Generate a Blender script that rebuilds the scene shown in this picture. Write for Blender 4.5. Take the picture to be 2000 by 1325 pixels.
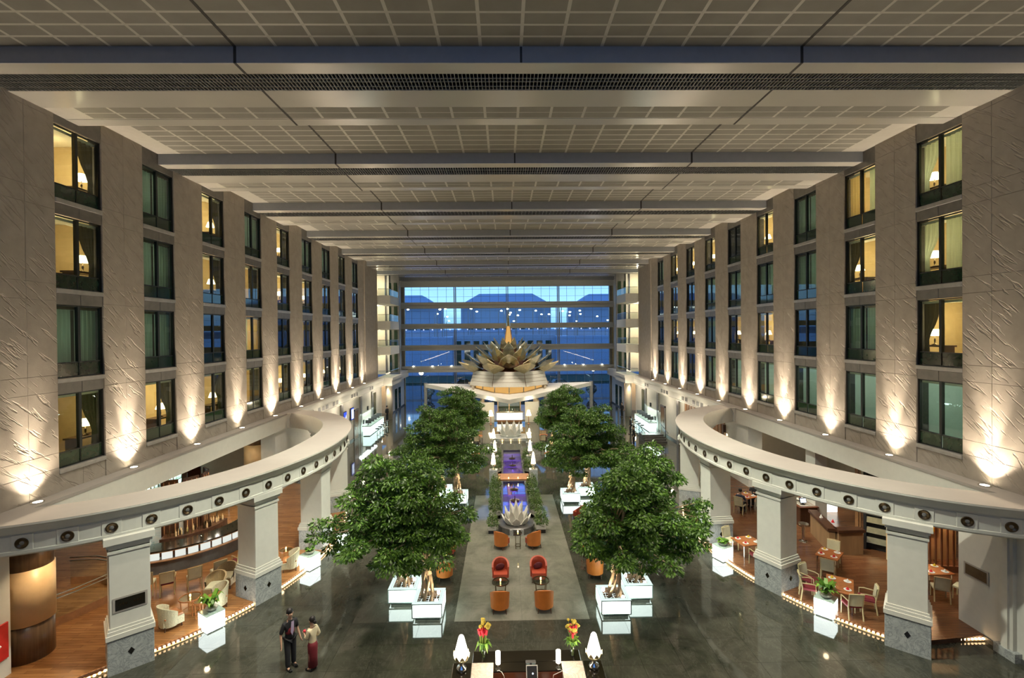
import bpy, math, random
import numpy as np
from mathutils import Vector, Matrix
random.seed(7)
PI = math.pi
S = bpy.context.scene
COL = S.collection
for o in list(bpy.data.objects): bpy.data.objects.remove(o)

# ------------------------------------------------------------------ camera
cam = bpy.data.cameras.new('camera'); camo = bpy.data.objects.new('camera', cam); COL.objects.link(camo)
cam.sensor_width = 36.0; cam.lens = 944.02 * 36 / 2000; cam.shift_x = 0.0; cam.shift_y = -5.22 / 2000
cam.clip_start = 0.1; cam.clip_end = 900
_ya, _pi, _ro = -0.01642, 0.00774, -0.00956
_Ry = Matrix(((math.cos(_ya), 0, math.sin(_ya)), (0, 1, 0), (-math.sin(_ya), 0, math.cos(_ya))))
_Rp = Matrix(((1, 0, 0), (0, math.cos(_pi), -math.sin(_pi)), (0, math.sin(_pi), math.cos(_pi))))
_Rr = Matrix(((math.cos(_ro), -math.sin(_ro), 0), (math.sin(_ro), math.cos(_ro), 0), (0, 0, 1)))
_R = _Rr @ _Rp @ _Ry
def _w(r): return Vector((r[0], r[2], -r[1]))
_cx, _cy, _cz = _w(_R[0]), -_w(_R[1]), -_w(_R[2])
camo.matrix_world = Matrix(((_cx.x, _cy.x, _cz.x, -0.542), (_cx.y, _cy.y, _cz.y, 0.0), (_cx.z, _cy.z, _cz.z, 10.18), (0, 0, 0, 1)))
S.camera = camo

# ------------------------------------------------------------------ colour management
S.view_settings.view_transform = 'Standard'
S.view_settings.look = 'None'
S.view_settings.gamma = 1.0
S.view_settings.use_curve_mapping = False
S.view_settings.exposure = 0.0
cy = S.cycles
cy.use_denoising = True
cy.max_bounces = 7; cy.diffuse_bounces = 3; cy.glossy_bounces = 3; cy.transmission_bounces = 4
cy.transparent_max_bounces = 12; cy.sample_clamp_indirect = 4.0; cy.sample_clamp_direct = 0.0
cy.caustics_reflective = False; cy.caustics_refractive = False
cy.use_adaptive_sampling = True; cy.adaptive_threshold = 0.02

# ------------------------------------------------------------------ dusk sky
wd = bpy.data.worlds.new('dusk'); S.world = wd; wd.use_nodes = True
nt = wd.node_tree; nt.nodes.clear()
_o = nt.nodes.new('ShaderNodeOutputWorld'); _b = nt.nodes.new('ShaderNodeBackground')
_tc = nt.nodes.new('ShaderNodeTexCoord'); _sx = nt.nodes.new('ShaderNodeSeparateXYZ'); _cr = nt.nodes.new('ShaderNodeValToRGB')
nt.links.new(_tc.outputs['Generated'], _sx.inputs[0]); nt.links.new(_sx.outputs['Z'], _cr.inputs[0])
_e = _cr.color_ramp.elements
_e[0].position = 0.0; _e[0].color = (0.14, 0.36, 0.86, 1); _e[1].position = 0.6; _e[1].color = (0.10, 0.24, 0.60, 1)
_n = _e.new(0.045); _n.color = (0.36, 0.70, 1.0, 1)
_n = _e.new(0.2); _n.color = (0.16, 0.40, 0.85, 1)
nt.links.new(_cr.outputs[0], _b.inputs[0]); _b.inputs[1].default_value = 1.6
nt.links.new(_b.outputs[0], _o.inputs[0])

# ------------------------------------------------------------------ lamps of the hall and added fill lights
def light(kind, loc, energy, color=(1, .8, .55), size=.1, aim=None, angle=60, blend=.6, size_y=None):
    l = bpy.data.lights.new(kind.lower() + '_light', kind); l.energy = energy; l.color = color
    if kind == 'AREA':
        l.shape = 'RECTANGLE'; l.size = size; l.size_y = size_y or size
    else: l.shadow_soft_size = size
    if kind == 'SPOT': l.spot_size = math.radians(angle); l.spot_blend = blend
    o = bpy.data.objects.new(l.name, l); COL.objects.link(o); o.location = loc
    if aim is not None: o.rotation_euler = (Vector(aim) - Vector(loc)).to_track_quat('-Z', 'Y').to_euler()
    return o
WARM = (1.0, .78, .52); SOFT = (1.0, .87, .70); COOL = (.85, 1.0, .93)
W = 15.415
# ceiling downlights over the hall floor (bare spots just under the slots, no fittings built)
DOWN = [(x, 13.9 + 7.88 * k) for k in range(-1, 7) for x in (-9.3, -3.0, 3.0, 9.3)]
for x, y in DOWN:
    light('SPOT', (x, y, 17.5), 3000, SOFT, .14, (x, y, 0), 84, .9)
# added fill spots below the ceiling that brighten the arcades
for s in (-1, 1):
    for y in (17.5, 25.0): light('SPOT', (s * 2.0, y - 3.5, 17.5), 9500, (.97, 1, .84), .2, (s * 10.5, y, 2.5), 44, .9)
# added area lights above both ledges that brighten the ceiling
for s in (-1, 1):
    c = light('AREA', (s * 14.9, 34, 5.3), 620, (1, .80, .56), 44, size_y=.2)
    d = Vector((-s * .62, 0, .78)); zx = -d; yx = zx.cross(Vector((0, 1, 0)))
    c.matrix_world = Matrix(((0, yx.x, zx.x, s * 14.9), (1, yx.y, zx.y, 34), (0, yx.z, zx.z, 5.3), (0, 0, 0, 1)))

# ------------------------------------------------------------------ materials
MATS = {}
def nodes(name):
    m = bpy.data.materials.new(name); m.use_nodes = True; n = m.node_tree; n.nodes.clear()
    out = n.nodes.new('ShaderNodeOutputMaterial'); MATS[name] = m
    return m, n, out
def pos(n, scale=(1, 1, 1), rot=(0, 0, 0), obj=False):
    mp = n.nodes.new('ShaderNodeMapping')
    if obj: t = n.nodes.new('ShaderNodeTexCoord'); n.links.new(t.outputs['Object'], mp.inputs[0])
    else: g = n.nodes.new('ShaderNodeNewGeometry'); n.links.new(g.outputs['Position'], mp.inputs[0])
    mp.inputs['Scale'].default_value = scale; mp.inputs['Rotation'].default_value = rot
    return mp.outputs[0]
def noise(n, vec, scale=5, detail=4, rough=.55, dist=0):
    t = n.nodes.new('ShaderNodeTexNoise'); t.inputs['Scale'].default_value = scale; t.inputs['Detail'].default_value = detail
    t.inputs['Roughness'].default_value = rough; t.inputs['Distortion'].default_value = dist
    n.links.new(vec, t.inputs['Vector']); return t.outputs['Fac']
def ramp(n, fac, stops):
    r = n.nodes.new('ShaderNodeValToRGB'); e = r.color_ramp.elements
    while len(e) < len(stops): e.new(.5)
    for i, (p, c) in enumerate(stops): e[i].position = p; e[i].color = (*c, 1) if len(c) == 3 else c
    n.links.new(fac, r.inputs[0]); return r.outputs[0]
def bsdf(n, out, rough=.5, metal=0, spec=.5):
    b = n.nodes.new('ShaderNodeBsdfPrincipled'); b.inputs['Roughness'].default_value = rough
    b.inputs['Metallic'].default_value = metal; b.inputs['Specular IOR Level'].default_value = spec
    n.links.new(b.outputs[0], out.inputs[0]); return b
def bump(n, b, h, strength=.3, dist=.02):
    t = n.nodes.new('ShaderNodeBump'); t.inputs['Strength'].default_value = strength; t.inputs['Distance'].default_value = dist
    n.links.new(h, t.inputs['Height']); n.links.new(t.outputs[0], b.inputs['Normal'])
def mat(name, c, rough=.5, metal=0, spec=.5, emit=None, es=0, var=.12, vs=4, stretch=(1, 1, 1), bmp=0, isl=0):
    m, n, out = nodes(name); b = bsdf(n, out, rough, metal, spec)
    f = noise(n, pos(n, stretch), vs)
    a = tuple(max(0, x * (1 - var)) for x in c); z = tuple(min(1, x * (1 + var)) for x in c)
    col = ramp(n, f, [(.3, a), (.7, z)])
    n.links.new(col, b.inputs['Base Color'])
    if bmp: bump(n, b, f, bmp)
    if emit: b.inputs['Emission Color'].default_value = (*emit, 1); b.inputs['Emission Strength'].default_value = es
    return m
def glow(name, c, es):
    m, n, out = nodes(name); e = n.nodes.new('ShaderNodeEmission'); e.inputs[0].default_value = (*c, 1); e.inputs[1].default_value = es
    f = noise(n, pos(n), 1.5); mx = ramp(n, f, [(.2, tuple(x * .9 for x in c)), (.8, c)]); n.links.new(mx, e.inputs[0])
    n.links.new(e.outputs[0], out.inputs[0]); return m
def glass(name, tint, refl=.06, edge=.7, rough=0.0):
    m, n, out = nodes(name)
    t = n.nodes.new('ShaderNodeBsdfTransparent'); g = n.nodes.new('ShaderNodeBsdfGlossy'); x = n.nodes.new('ShaderNodeMixShader')
    g.inputs['Roughness'].default_value = rough; g.inputs['Color'].default_value = (.9, .95, 1, 1)
    f = ramp(n, noise(n, pos(n), .8), [(.2, tuple(v * .95 for v in tint)), (.8, tint)]); n.links.new(f, t.inputs[0])
    lw = n.nodes.new('ShaderNodeLayerWeight'); lw.inputs[0].default_value = .5
    mr = n.nodes.new('ShaderNodeMath'); mr.operation = 'POWER'; mr.inputs[1].default_value = 3.5; n.links.new(lw.outputs['Facing'], mr.inputs[0])
    ma = n.nodes.new('ShaderNodeMath'); ma.operation = 'MULTIPLY_ADD'; ma.inputs[1].default_value = edge; ma.inputs[2].default_value = refl
    n.links.new(mr.outputs[0], ma.inputs[0]); n.links.new(ma.outputs[0], x.inputs[0])
    n.links.new(t.outputs[0], x.inputs[1]); n.links.new(g.outputs[0], x.inputs[2]); n.links.new(x.outputs[0], out.inputs[0]); return m

def stone_wall():
    m, n, out = nodes('chiselled_stone'); b = bsdf(n, out, .75, 0, .25)
    v = pos(n, (1, 1, 1))
    base = noise(n, v, 2.2, 6)
    col = ramp(n, base, [(.25, (.36, .315, .26)), (.75, (.45, .395, .335))]); n.links.new(col, b.inputs['Base Color'])
    # slanted chisel cuts: long thin cells along a diagonal in the wall plane
    mp = n.nodes.new('ShaderNodeMapping'); g = n.nodes.new('ShaderNodeNewGeometry'); sp = n.nodes.new('ShaderNodeSeparateXYZ'); n.links.new(g.outputs['Position'], sp.inputs[0])
    sg = n.nodes.new('ShaderNodeMath'); sg.operation = 'SIGN'; n.links.new(sp.outputs[0], sg.inputs[0])
    ml = n.nodes.new('ShaderNodeMath'); ml.operation = 'MULTIPLY'; n.links.new(sp.outputs[1], ml.inputs[0]); n.links.new(sg.outputs[0], ml.inputs[1])
    cb = n.nodes.new('ShaderNodeCombineXYZ'); n.links.new(ml.outputs[0], cb.inputs[1]); n.links.new(sp.outputs[2], cb.inputs[2]); n.links.new(cb.outputs[0], mp.inputs[0])
    mp.inputs['Rotation'].default_value = (math.radians(-42), 0, 0)
    mp2 = n.nodes.new('ShaderNodeMapping'); mp2.inputs['Scale'].default_value = (0.0, 1.0, 7.0); n.links.new(mp.outputs[0], mp2.inputs[0])
    f = noise(n, mp2.outputs[0], 1.0, 2, .5, .12)
    cut = ramp(n, f, [(.56, (1, 1, 1)), (.63, (0, 0, 0)), (.70, (1, 1, 1))])
    fine = noise(n, v, 30, 3)
    mx = n.nodes.new('ShaderNodeMath'); mx.operation = 'MULTIPLY_ADD'; mx.inputs[1].default_value = .10; n.links.new(fine, mx.inputs[0]); n.links.new(cut, mx.inputs[2])
    bump(n, b, mx.outputs[0], .55, .05)
def floor_marble(name, c0, c1, vein):
    m, n, out = nodes(name); b = bsdf(n, out, .045, 0, .55)
    v = pos(n)
    a = noise(n, v, .9, 9, .7, .6)
    col = ramp(n, a, [(.3, c0), (.6, c1)])
    w = noise(n, pos(n, (1.6, .5, 1), (0, 0, .6)), 1.0, 9, .7, 1.6)
    k = ramp(n, w, [(.49, (0, 0, 0)), (.5, (.22, .22, .22)), (.51, (0, 0, 0))])
    mx = n.nodes.new('ShaderNodeMixRGB'); mx.blend_type = 'MIX'; n.links.new(k, mx.inputs[0]); n.links.new(col, mx.inputs[1]); mx.inputs[2].default_value = (*vein, 1)
    n.links.new(mx.outputs[0], b.inputs['Base Color'])
def marble(name, c0, c1, vein, rough=.25):
    m, n, out = nodes(name); b = bsdf(n, out, rough, 0, .4)
    v = pos(n); a = noise(n, v, 2.5, 8, .65, 1.5); col = ramp(n, a, [(.3, c0), (.7, c1)])
    w = noise(n, v, 2.0, 8, .7, 3); k = ramp(n, w, [(.46, (0, 0, 0)), (.5, (1, 1, 1)), (.54, (0, 0, 0))])
    mx = n.nodes.new('ShaderNodeMixRGB'); n.links.new(k, mx.inputs[0]); n.links.new(col, mx.inputs[1]); mx.inputs[2].default_value = (*vein, 1)
    n.links.new(mx.outputs[0], b.inputs['Base Color'])
def planks(name, c0, c1, rough=.22):
    m, n, out = nodes(name); b = bsdf(n, out, rough, 0, .4)
    br = n.nodes.new('ShaderNodeTexBrick'); n.links.new(pos(n), br.inputs['Vector'])
    br.inputs['Scale'].default_value = 1.0; br.inputs['Brick Width'].default_value = 1.3; br.inputs['Row Height'].default_value = .13
    br.inputs['Mortar Size'].default_value = .004; br.inputs['Color1'].default_value = (*c0, 1); br.inputs['Color2'].default_value = (*c1, 1)
    br.inputs['Mortar'].default_value = (*[x * .4 for x in c0], 1)
    f = noise(n, pos(n, (1, 14, 14)), 1.5, 5); k = ramp(n, f, [(.3, (.72, .72, .72)), (.7, (1.1, 1.1, 1.1))])
    mx = n.nodes.new('ShaderNodeMixRGB'); mx.blend_type = 'MULTIPLY'; mx.inputs[0].default_value = 1; n.links.new(br.outputs['Color'], mx.inputs[1]); n.links.new(k, mx.inputs[2])
    n.links.new(mx.outputs[0], b.inputs['Base Color'])
def leafmat(name, lo, hi, rough=.38):
    m, n, out = nodes(name); b = bsdf(n, out, rough, 0, .5)
    g = n.nodes.new('ShaderNodeNewGeometry'); c = ramp(n, g.outputs['Random Per Island'], [(0, lo), (.75, hi), (1, tuple(min(1, x * 1.5) for x in hi))])
    n.links.new(c, b.inputs['Base Color'])
    t = n.nodes.new('ShaderNodeBsdfTranslucent'); n.links.new(c, t.inputs[0]); x = n.nodes.new('ShaderNodeMixShader'); x.inputs[0].default_value = .25
    n.links.new(b.outputs[0], x.inputs[1]); n.links.new(t.outputs[0], x.inputs[2]); n.links.new(x.outputs[0], out.inputs[0])

stone_wall()
floor_marble('floor_marble', (.028, .031, .023), (.062, .063, .048), (.22, .22, .18))
floor_marble('inlay_marble', (.12, .13, .10), (.21, .21, .17), (.32, .32, .27))
marble('grey_marble', (.34, .36, .35), (.52, .54, .52), (.24, .26, .26))
marble('beige_marble', (.55, .50, .43), (.66, .60, .52), (.42, .37, .31))
planks('teak_planks', (.30, .13, .045), (.40, .185, .065))
planks('dark_planks', (.15, .065, .03), (.20, .09, .04))
leafmat('ficus_leaf', (.018, .06, .009), (.115, .235, .03))
leafmat('shrub_leaf', (.04, .09, .015), (.13, .22, .04))
leafmat('fern_leaf', (.05, .16, .02), (.22, .42, .05))
mat('plaster', (.72, .70, .63), .6, var=.03)
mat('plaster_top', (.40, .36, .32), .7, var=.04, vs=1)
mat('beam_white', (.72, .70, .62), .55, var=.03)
mat('warm_plaster', (.62, .56, .45), .7, var=.04)
mat('ceiling_band', (.50, .475, .42), .2, 0, .6, var=.04, vs=.5)
mat('ceiling_grid', (.54, .51, .45), .35, var=.04)
mat('ceiling_tile', (.245, .23, .195), .6, var=.10, vs=1.2, bmp=.05)
mat('ceiling_riser', (.38, .39, .40), .4, 0, .6, var=.04)
mat('void_dark', (.012, .014, .02), .9)
mat('grille_metal', (.22, .22, .21), .4, .3)
mat('joint_dark', (.05, .045, .04), .7)
mat('window_frame', (.018, .022, .02), .35, .2)
mat('spandrel_metal', (.20, .185, .165), .45, .4)
mat('sill_metal', (.42, .40, .37), .4, .3)
glass('window_glass', (.78, .89, .79), .05, .75)
mat('green_glass', (.02, .045, .025), .06, 0, .8, var=.2)
glass('facade_glass', (.90, .96, 1.0), .03, .4)
glass('rail_glass', (.85, .93, .90), .05, .5)
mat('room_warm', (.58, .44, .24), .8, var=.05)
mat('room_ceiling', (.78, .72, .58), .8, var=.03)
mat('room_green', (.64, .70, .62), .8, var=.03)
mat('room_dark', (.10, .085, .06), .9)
def cloth_mat(name, c, tr):
    m, n, out = nodes(name); b = bsdf(n, out, .9, 0, .1); t = n.nodes.new('ShaderNodeBsdfTranslucent'); x = n.nodes.new('ShaderNodeMixShader'); x.inputs[0].default_value = tr
    f = ramp(n, noise(n, pos(n, (6, 6, .2)), 4), [(.3, tuple(v * .88 for v in c)), (.7, tuple(min(1, v * 1.1) for v in c))]); n.links.new(f, b.inputs['Base Color']); n.links.new(f, t.inputs[0])
    n.links.new(b.outputs[0], x.inputs[1]); n.links.new(t.outputs[0], x.inputs[2]); n.links.new(x.outputs[0], out.inputs[0])
cloth_mat('curtain_green', (.40, .48, .38), .45); cloth_mat('curtain_gold', (.74, .56, .26), .5); cloth_mat('curtain_dark', (.10, .085, .05), .1); cloth_mat('sheer', (.55, .62, .50), .6)
mat('headboard', (.22, .07, .03), .5)
mat('bed_linen', (.70, .62, .45), .8)
mat('tan_wood', (.30, .18, .09), .35, var=.2, stretch=(1, 1, .1))
mat('dark_wood', (.07, .03, .016), .3, var=.3, stretch=(1, 1, .1))
mat('red_wood', (.16, .055, .025), .35, var=.25, stretch=(1, 1, .1))
mat('drum_wood', (.16, .095, .05), .3, var=.35, vs=14, stretch=(1, 1, .05))
mat('door_wood', (.22, .12, .05), .4, var=.3, vs=6, stretch=(1, 1, .08))
mat('amber_panel', (.80, .56, .30), .35, var=.05)
glow('shade_glow', (1, .80, .48), 9)
glow('lamp_white', (1, .93, .78), 14)
glow('flame_glow', (1, .82, .52), 6)
glow('uplight_lens', (1, .86, .62), 40)
glow('planter_glow', (.80, 1, .92), 1.15)
glow('planter_side_glow', (.84, 1, .93), 9)
glow('cube_glow', (.90, 1, .96), 8)
glow('rope_bulb', (1, .66, .34), 9)
glow('candle_flame', (1, .6, .25), 25)
glow('bar_panel_glow', (.95, .98, .9), .9)
glow('counter_glow', (.72, 1, .92), 3.4)
glow('screen_blue', (.06, .12, .9), 1.3)
glow('screen_white', (.75, .85, 1), 2.6)
glow('purple_strip', (.50, .26, 1), .8)
glow('street_lamp_glow', (.9, 1, .8), 14)
glow('runway_glow', (.55, .6, 1), 2.0)
glow('buffet_glow', (1, .97, .85), 3)
glow('amber_glow', (1, .55, .16), .8)
glow('doorway_glow', (1, .92, .66), 1.5)
mat('gold_metal', (.66, .58, .36), .3, 1, var=.15)
mat('silver_gold', (.66, .62, .46), .25, 1, var=.25, vs=2)
mat('chrome', (.7, .7, .68), .12, 1)
mat('brass_dark', (.14, .10, .06), .3, 1)
mat('orange_leather', (.56, .17, .025), .45, var=.12, vs=3)
mat('red_leather', (.40, .065, .03), .45, var=.12, vs=3)
mat('maroon_cushion', (.10, .012, .018), .8)
mat('cream_fabric', (.60, .56, .38), .8, var=.08)
mat('cream_wood', (.55, .45, .24), .5)
mat('rattan', (.62, .58, .40), .7, var=.25, vs=40)
mat('tan_rattan', (.42, .30, .16), .7, var=.25, vs=40)
mat('table_top_wood', (.42, .15, .05), .25, var=.2, stretch=(1, 8, 1))
mat('plate_white', (.85, .84, .8), .3)
mat('napkin_red', (.65, .03, .04), .7)
mat('napkin_yellow', (.8, .55, .04), .7)
mat('black_gloss', (.012, .010, .006), .12, 0, .6)
mat('black_matte', (.02, .02, .02), .6)
mat('white_lacquer', (.72, .70, .62), .3, var=.03)
mat('bark', (.52, .38, .24), .8, var=.3, vs=18, stretch=(1, 1, .3), bmp=.5)
mat('soil', (.12, .075, .045), .95, var=.4, vs=20)
mat('pebble', (.7, .68, .62), .5)
mat('planter_frame', (.45, .58, .52), .15, 0, .6)
mat('planter_base', (.03, .035, .03), .3)
glass('water', (.80, .74, 1.0), .16, .6)
mat('basin', (.42, .38, .62), .5)  # purple of the underwater light put into the basin colour
mat('red_paint', (.6, .03, .025), .35)
mat('skin_tone', (.50, .30, .20), .55, var=.05)
mat('hair_black', (.012, .009, .008), .5)
mat('cloth_black', (.014, .015, .018), .8)
mat('cloth_maroon', (.17, .014, .022), .75)
mat('cloth_lilac', (.45, .36, .52), .8)
mat('cloth_cream', (.80, .70, .46), .8)
mat('cloth_white', (.8, .77, .7), .8)
mat('cloth_navy', (.04, .05, .10), .8)
mat('shoe_black', (.01, .01, .01), .3)
mat('asphalt', (.20, .25, .33), .8)
mat('lawn', (.03, .06, .03), .9, var=.3)
mat('roof_blue', (.34, .42, .56), .7)
mat('concrete', (.42, .45, .52), .8)
mat('tree_dark', (.02, .04, .02), .9)
mat('petal_white', (.84, .83, .75), .35, var=.03)
mat('slate', (.10, .10, .095), .25, var=.15)
mat('steel_grey', (.30, .29, .27), .4, .5)
mat('copper_wood', (.40, .20, .09), .4, var=.2)
mat('flower_red', (.75, .03, .06), .6)
mat('flower_yellow', (.55, .42, .05), .6)
mat('stem_green', (.20, .28, .05), .6)
glass('vase_glass', (.9, .95, .85), .1, .5)
M = MATS
# ------------------------------------------------------------------ mesh helpers
class MB:
    def __init__(s): s.v = []; s.f = []
    def add(s, vs, fs):
        k = len(s.v); s.v += [tuple(p) for p in vs]; s.f += [tuple(i + k for i in f) for f in fs]; return s
    def box(s, x0, x1, y0, y1, z0, z1):
        return s.add([(x0, y0, z0), (x1, y0, z0), (x1, y1, z0), (x0, y1, z0), (x0, y0, z1), (x1, y0, z1), (x1, y1, z1), (x0, y1, z1)],
                     [(0, 3, 2, 1), (4, 5, 6, 7), (0, 1, 5, 4), (1, 2, 6, 5), (2, 3, 7, 6), (3, 0, 4, 7)])
    def bbox(s, x0, x1, y0, y1, z0, z1, b=.02):
        # box with chamfered top and vertical edges
        r = [(x0 + b, y0), (x1 - b, y0), (x1, y0 + b), (x1, y1 - b), (x1 - b, y1), (x0 + b, y1), (x0, y1 - b), (x0, y0 + b)]
        q = [(min(max(x, x0 + b), x1 - b), min(max(y, y0 + b), y1 - b)) for x, y in r]
        vs = [(x, y, z0) for x, y in r] + [(x, y, z1 - b) for x, y in r] + [(x, y, z1) for x, y in q]
        fs = [tuple(reversed(range(8))), tuple(range(16, 24))]
        for k in (0, 8):
            fs += [(k + i, k + (i + 1) % 8, k + 8 + (i + 1) % 8, k + 8 + i) for i in range(8)]
        return s.add(vs, fs)
    def obox(s, c, sx, sy, sz, rz=0, rx=0, ry=0):
        m = Matrix.Translation(c) @ Matrix.Rotation(rz, 4, 'Z') @ Matrix.Rotation(ry, 4, 'Y') @ Matrix.Rotation(rx, 4, 'X')
        t = MB().box(-sx / 2, sx / 2, -sy / 2, sy / 2, -sz / 2, sz / 2)
        return s.add([m @ Vector(p) for p in t.v], t.f)
    def lathe(s, prof, n=20, c=(0, 0), z=0, a0=0, a1=2 * PI, caps=True):
        full = abs(a1 - a0 - 2 * PI) < 1e-6; k = n if full else n + 1
        vs = [(c[0] + r * math.cos(a0 + (a1 - a0) * i / n), c[1] + r * math.sin(a0 + (a1 - a0) * i / n), z + h) for r, h in prof for i in range(k)]
        fs = []
        for j in range(len(prof) - 1):
            for i in range(n):
                i2 = (i + 1) % k
                fs.append((j * k + i, j * k + i2, (j + 1) * k + i2, (j + 1) * k + i))
        if caps and full:
            if prof[0][0] > 1e-5: fs.append(tuple(reversed(range(k))))
            if prof[-1][0] > 1e-5: fs.append(tuple(range((len(prof) - 1) * k, len(prof) * k)))
        return s.add(vs, fs)
    def tube(s, pts, r, n=6, r1=None):
        pts = [Vector(p) for p in pts]; L = len(pts); rings = []
        for i, p in enumerate(pts):
            d = (pts[min(i + 1, L - 1)] - pts[max(i - 1, 0)]).normalized()
            a = d.cross(Vector((0, 0, 1)) if abs(d.z) < .9 else Vector((1, 0, 0))).normalized(); b = d.cross(a)
            rr = r if r1 is None else r + (r1 - r) * i / (L - 1)
            if isinstance(r, (list, tuple)): rr = r[i]
            rings.append([p + (a * math.cos(2 * PI * j / n) + b * math.sin(2 * PI * j / n)) * rr for j in range(n)])
        vs = [q for g in rings for q in g]; fs = [tuple(range(n)), tuple(reversed(range((L - 1) * n, L * n)))]
        for i in range(L - 1):
            fs += [(i * n + (j + 1) % n, i * n + j, (i + 1) * n + j, (i + 1) * n + (j + 1) % n) for j in range(n)]
        return s.add(vs, fs)
    def prism(s, poly, z0, z1):
        n = len(poly)
        return s.add([(x, y, z0) for x, y in poly] + [(x, y, z1) for x, y in poly],
                     [tuple(reversed(range(n))), tuple(range(n, 2 * n))] + [(i, (i + 1) % n, n + (i + 1) % n, n + i) for i in range(n)])
    def strip(s, a, b, closed=False):
        n = len(a); k = n if closed else n - 1
        return s.add(list(a) + list(b), [(i, (i + 1) % n, n + (i + 1) % n, n + i) for i in range(k)])
    def sphere(s, c, r, n=10, sz=1.0):
        pr = [(r * math.sin(PI * i / n), -r * sz * math.cos(PI * i / n)) for i in range(n + 1)]
        pr[0] = (1e-6, pr[0][1]); pr[-1] = (1e-6, pr[-1][1])
        return s.lathe(pr, n + 2, (c[0], c[1]), c[2], caps=False)
    def mesh(s, name, mat, smooth=False):
        me = bpy.data.meshes.new(name); me.from_pydata(s.v, [], s.f); me.materials.append(M[mat]); me.validate()
        if smooth: me.polygons.foreach_set('use_smooth', [True] * len(me.polygons))
        me.update(); return me
    def build(s, name, mat, parent=None, loc=(0, 0, 0), rz=0, smooth=False, kind=None):
        return inst(name, s.mesh(name, mat, smooth), parent, loc, rz, kind)
def inst(name, me, parent=None, loc=(0, 0, 0), rz=0, kind=None, scale=None):
    o = bpy.data.objects.new(name, me); COL.objects.link(o); o.parent = parent; o.location = loc; o.rotation_euler = (0, 0, rz)
    if kind: o['kind'] = kind
    if scale: o.scale = scale
    return o
def thing(name, label, cat, loc=(0, 0, 0), rz=0, group=None):
    o = bpy.data.objects.new(name, None); COL.objects.link(o); o.location = loc; o.rotation_euler = (0, 0, rz); o.empty_display_size = .1
    return tag(o, label, cat, group)
def tag(o, label, cat, group=None):
    o['label'] = label; o['category'] = cat
    if group: o['group'] = group
    return o
def struct(name, loc=(0, 0, 0), rz=0):
    o = bpy.data.objects.new(name, None); COL.objects.link(o); o['kind'] = 'structure'; o.location = loc; o.rotation_euler = (0, 0, rz); return o
def dup(root, label, loc, rz=0, group=None, scale=None):
    r = root.copy(); COL.objects.link(r); r.location = loc; r.rotation_euler = (0, 0, rz); r['label'] = label
    if group: r['group'] = group
    if scale: r.scale = (scale,) * 3
    for ch in list(root.children):
        c = ch.copy(); COL.objects.link(c); c.parent = r
        for g in ch.children:
            d = g.copy(); COL.objects.link(d); d.parent = c
    return r
def curtain_mesh(name, mat, w, h, n=24, amp=.04, pinch=None):
    # pleated cloth hanging in the plane x=0, y from 0 to w; pinch gathers it towards y=0 at a height
    mb = MB(); rows = 8; vs = []
    for j in range(rows + 1):
        t = j / rows; k = 1.0
        if pinch: k = 1 - .72 * math.exp(-((t - .35) / .28) ** 2) if t > .35 else 1 - .72 + .10 * (.35 - t) / .35
        for i in range(n + 1):
            u = i / n; vs.append((amp * math.sin(u * n * 1.25) * (.6 + .4 * k), u * w * k, t * h))
    fs = [(j * (n + 1) + i, j * (n + 1) + i + 1, (j + 1) * (n + 1) + i + 1, (j + 1) * (n + 1) + i) for j in range(rows) for i in range(n)]
    mb.add(vs, fs); return mb.mesh(name, mat, True)
# ================================================================== SETTING
Z0 = {-1: 16.338, 1: 16.579}; MOD = 3.93; WW = 1.886; ROWH = 3.03; TOP = 17.33; GH = 2.49
ZL, ZH = 17.60, 18.04
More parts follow.
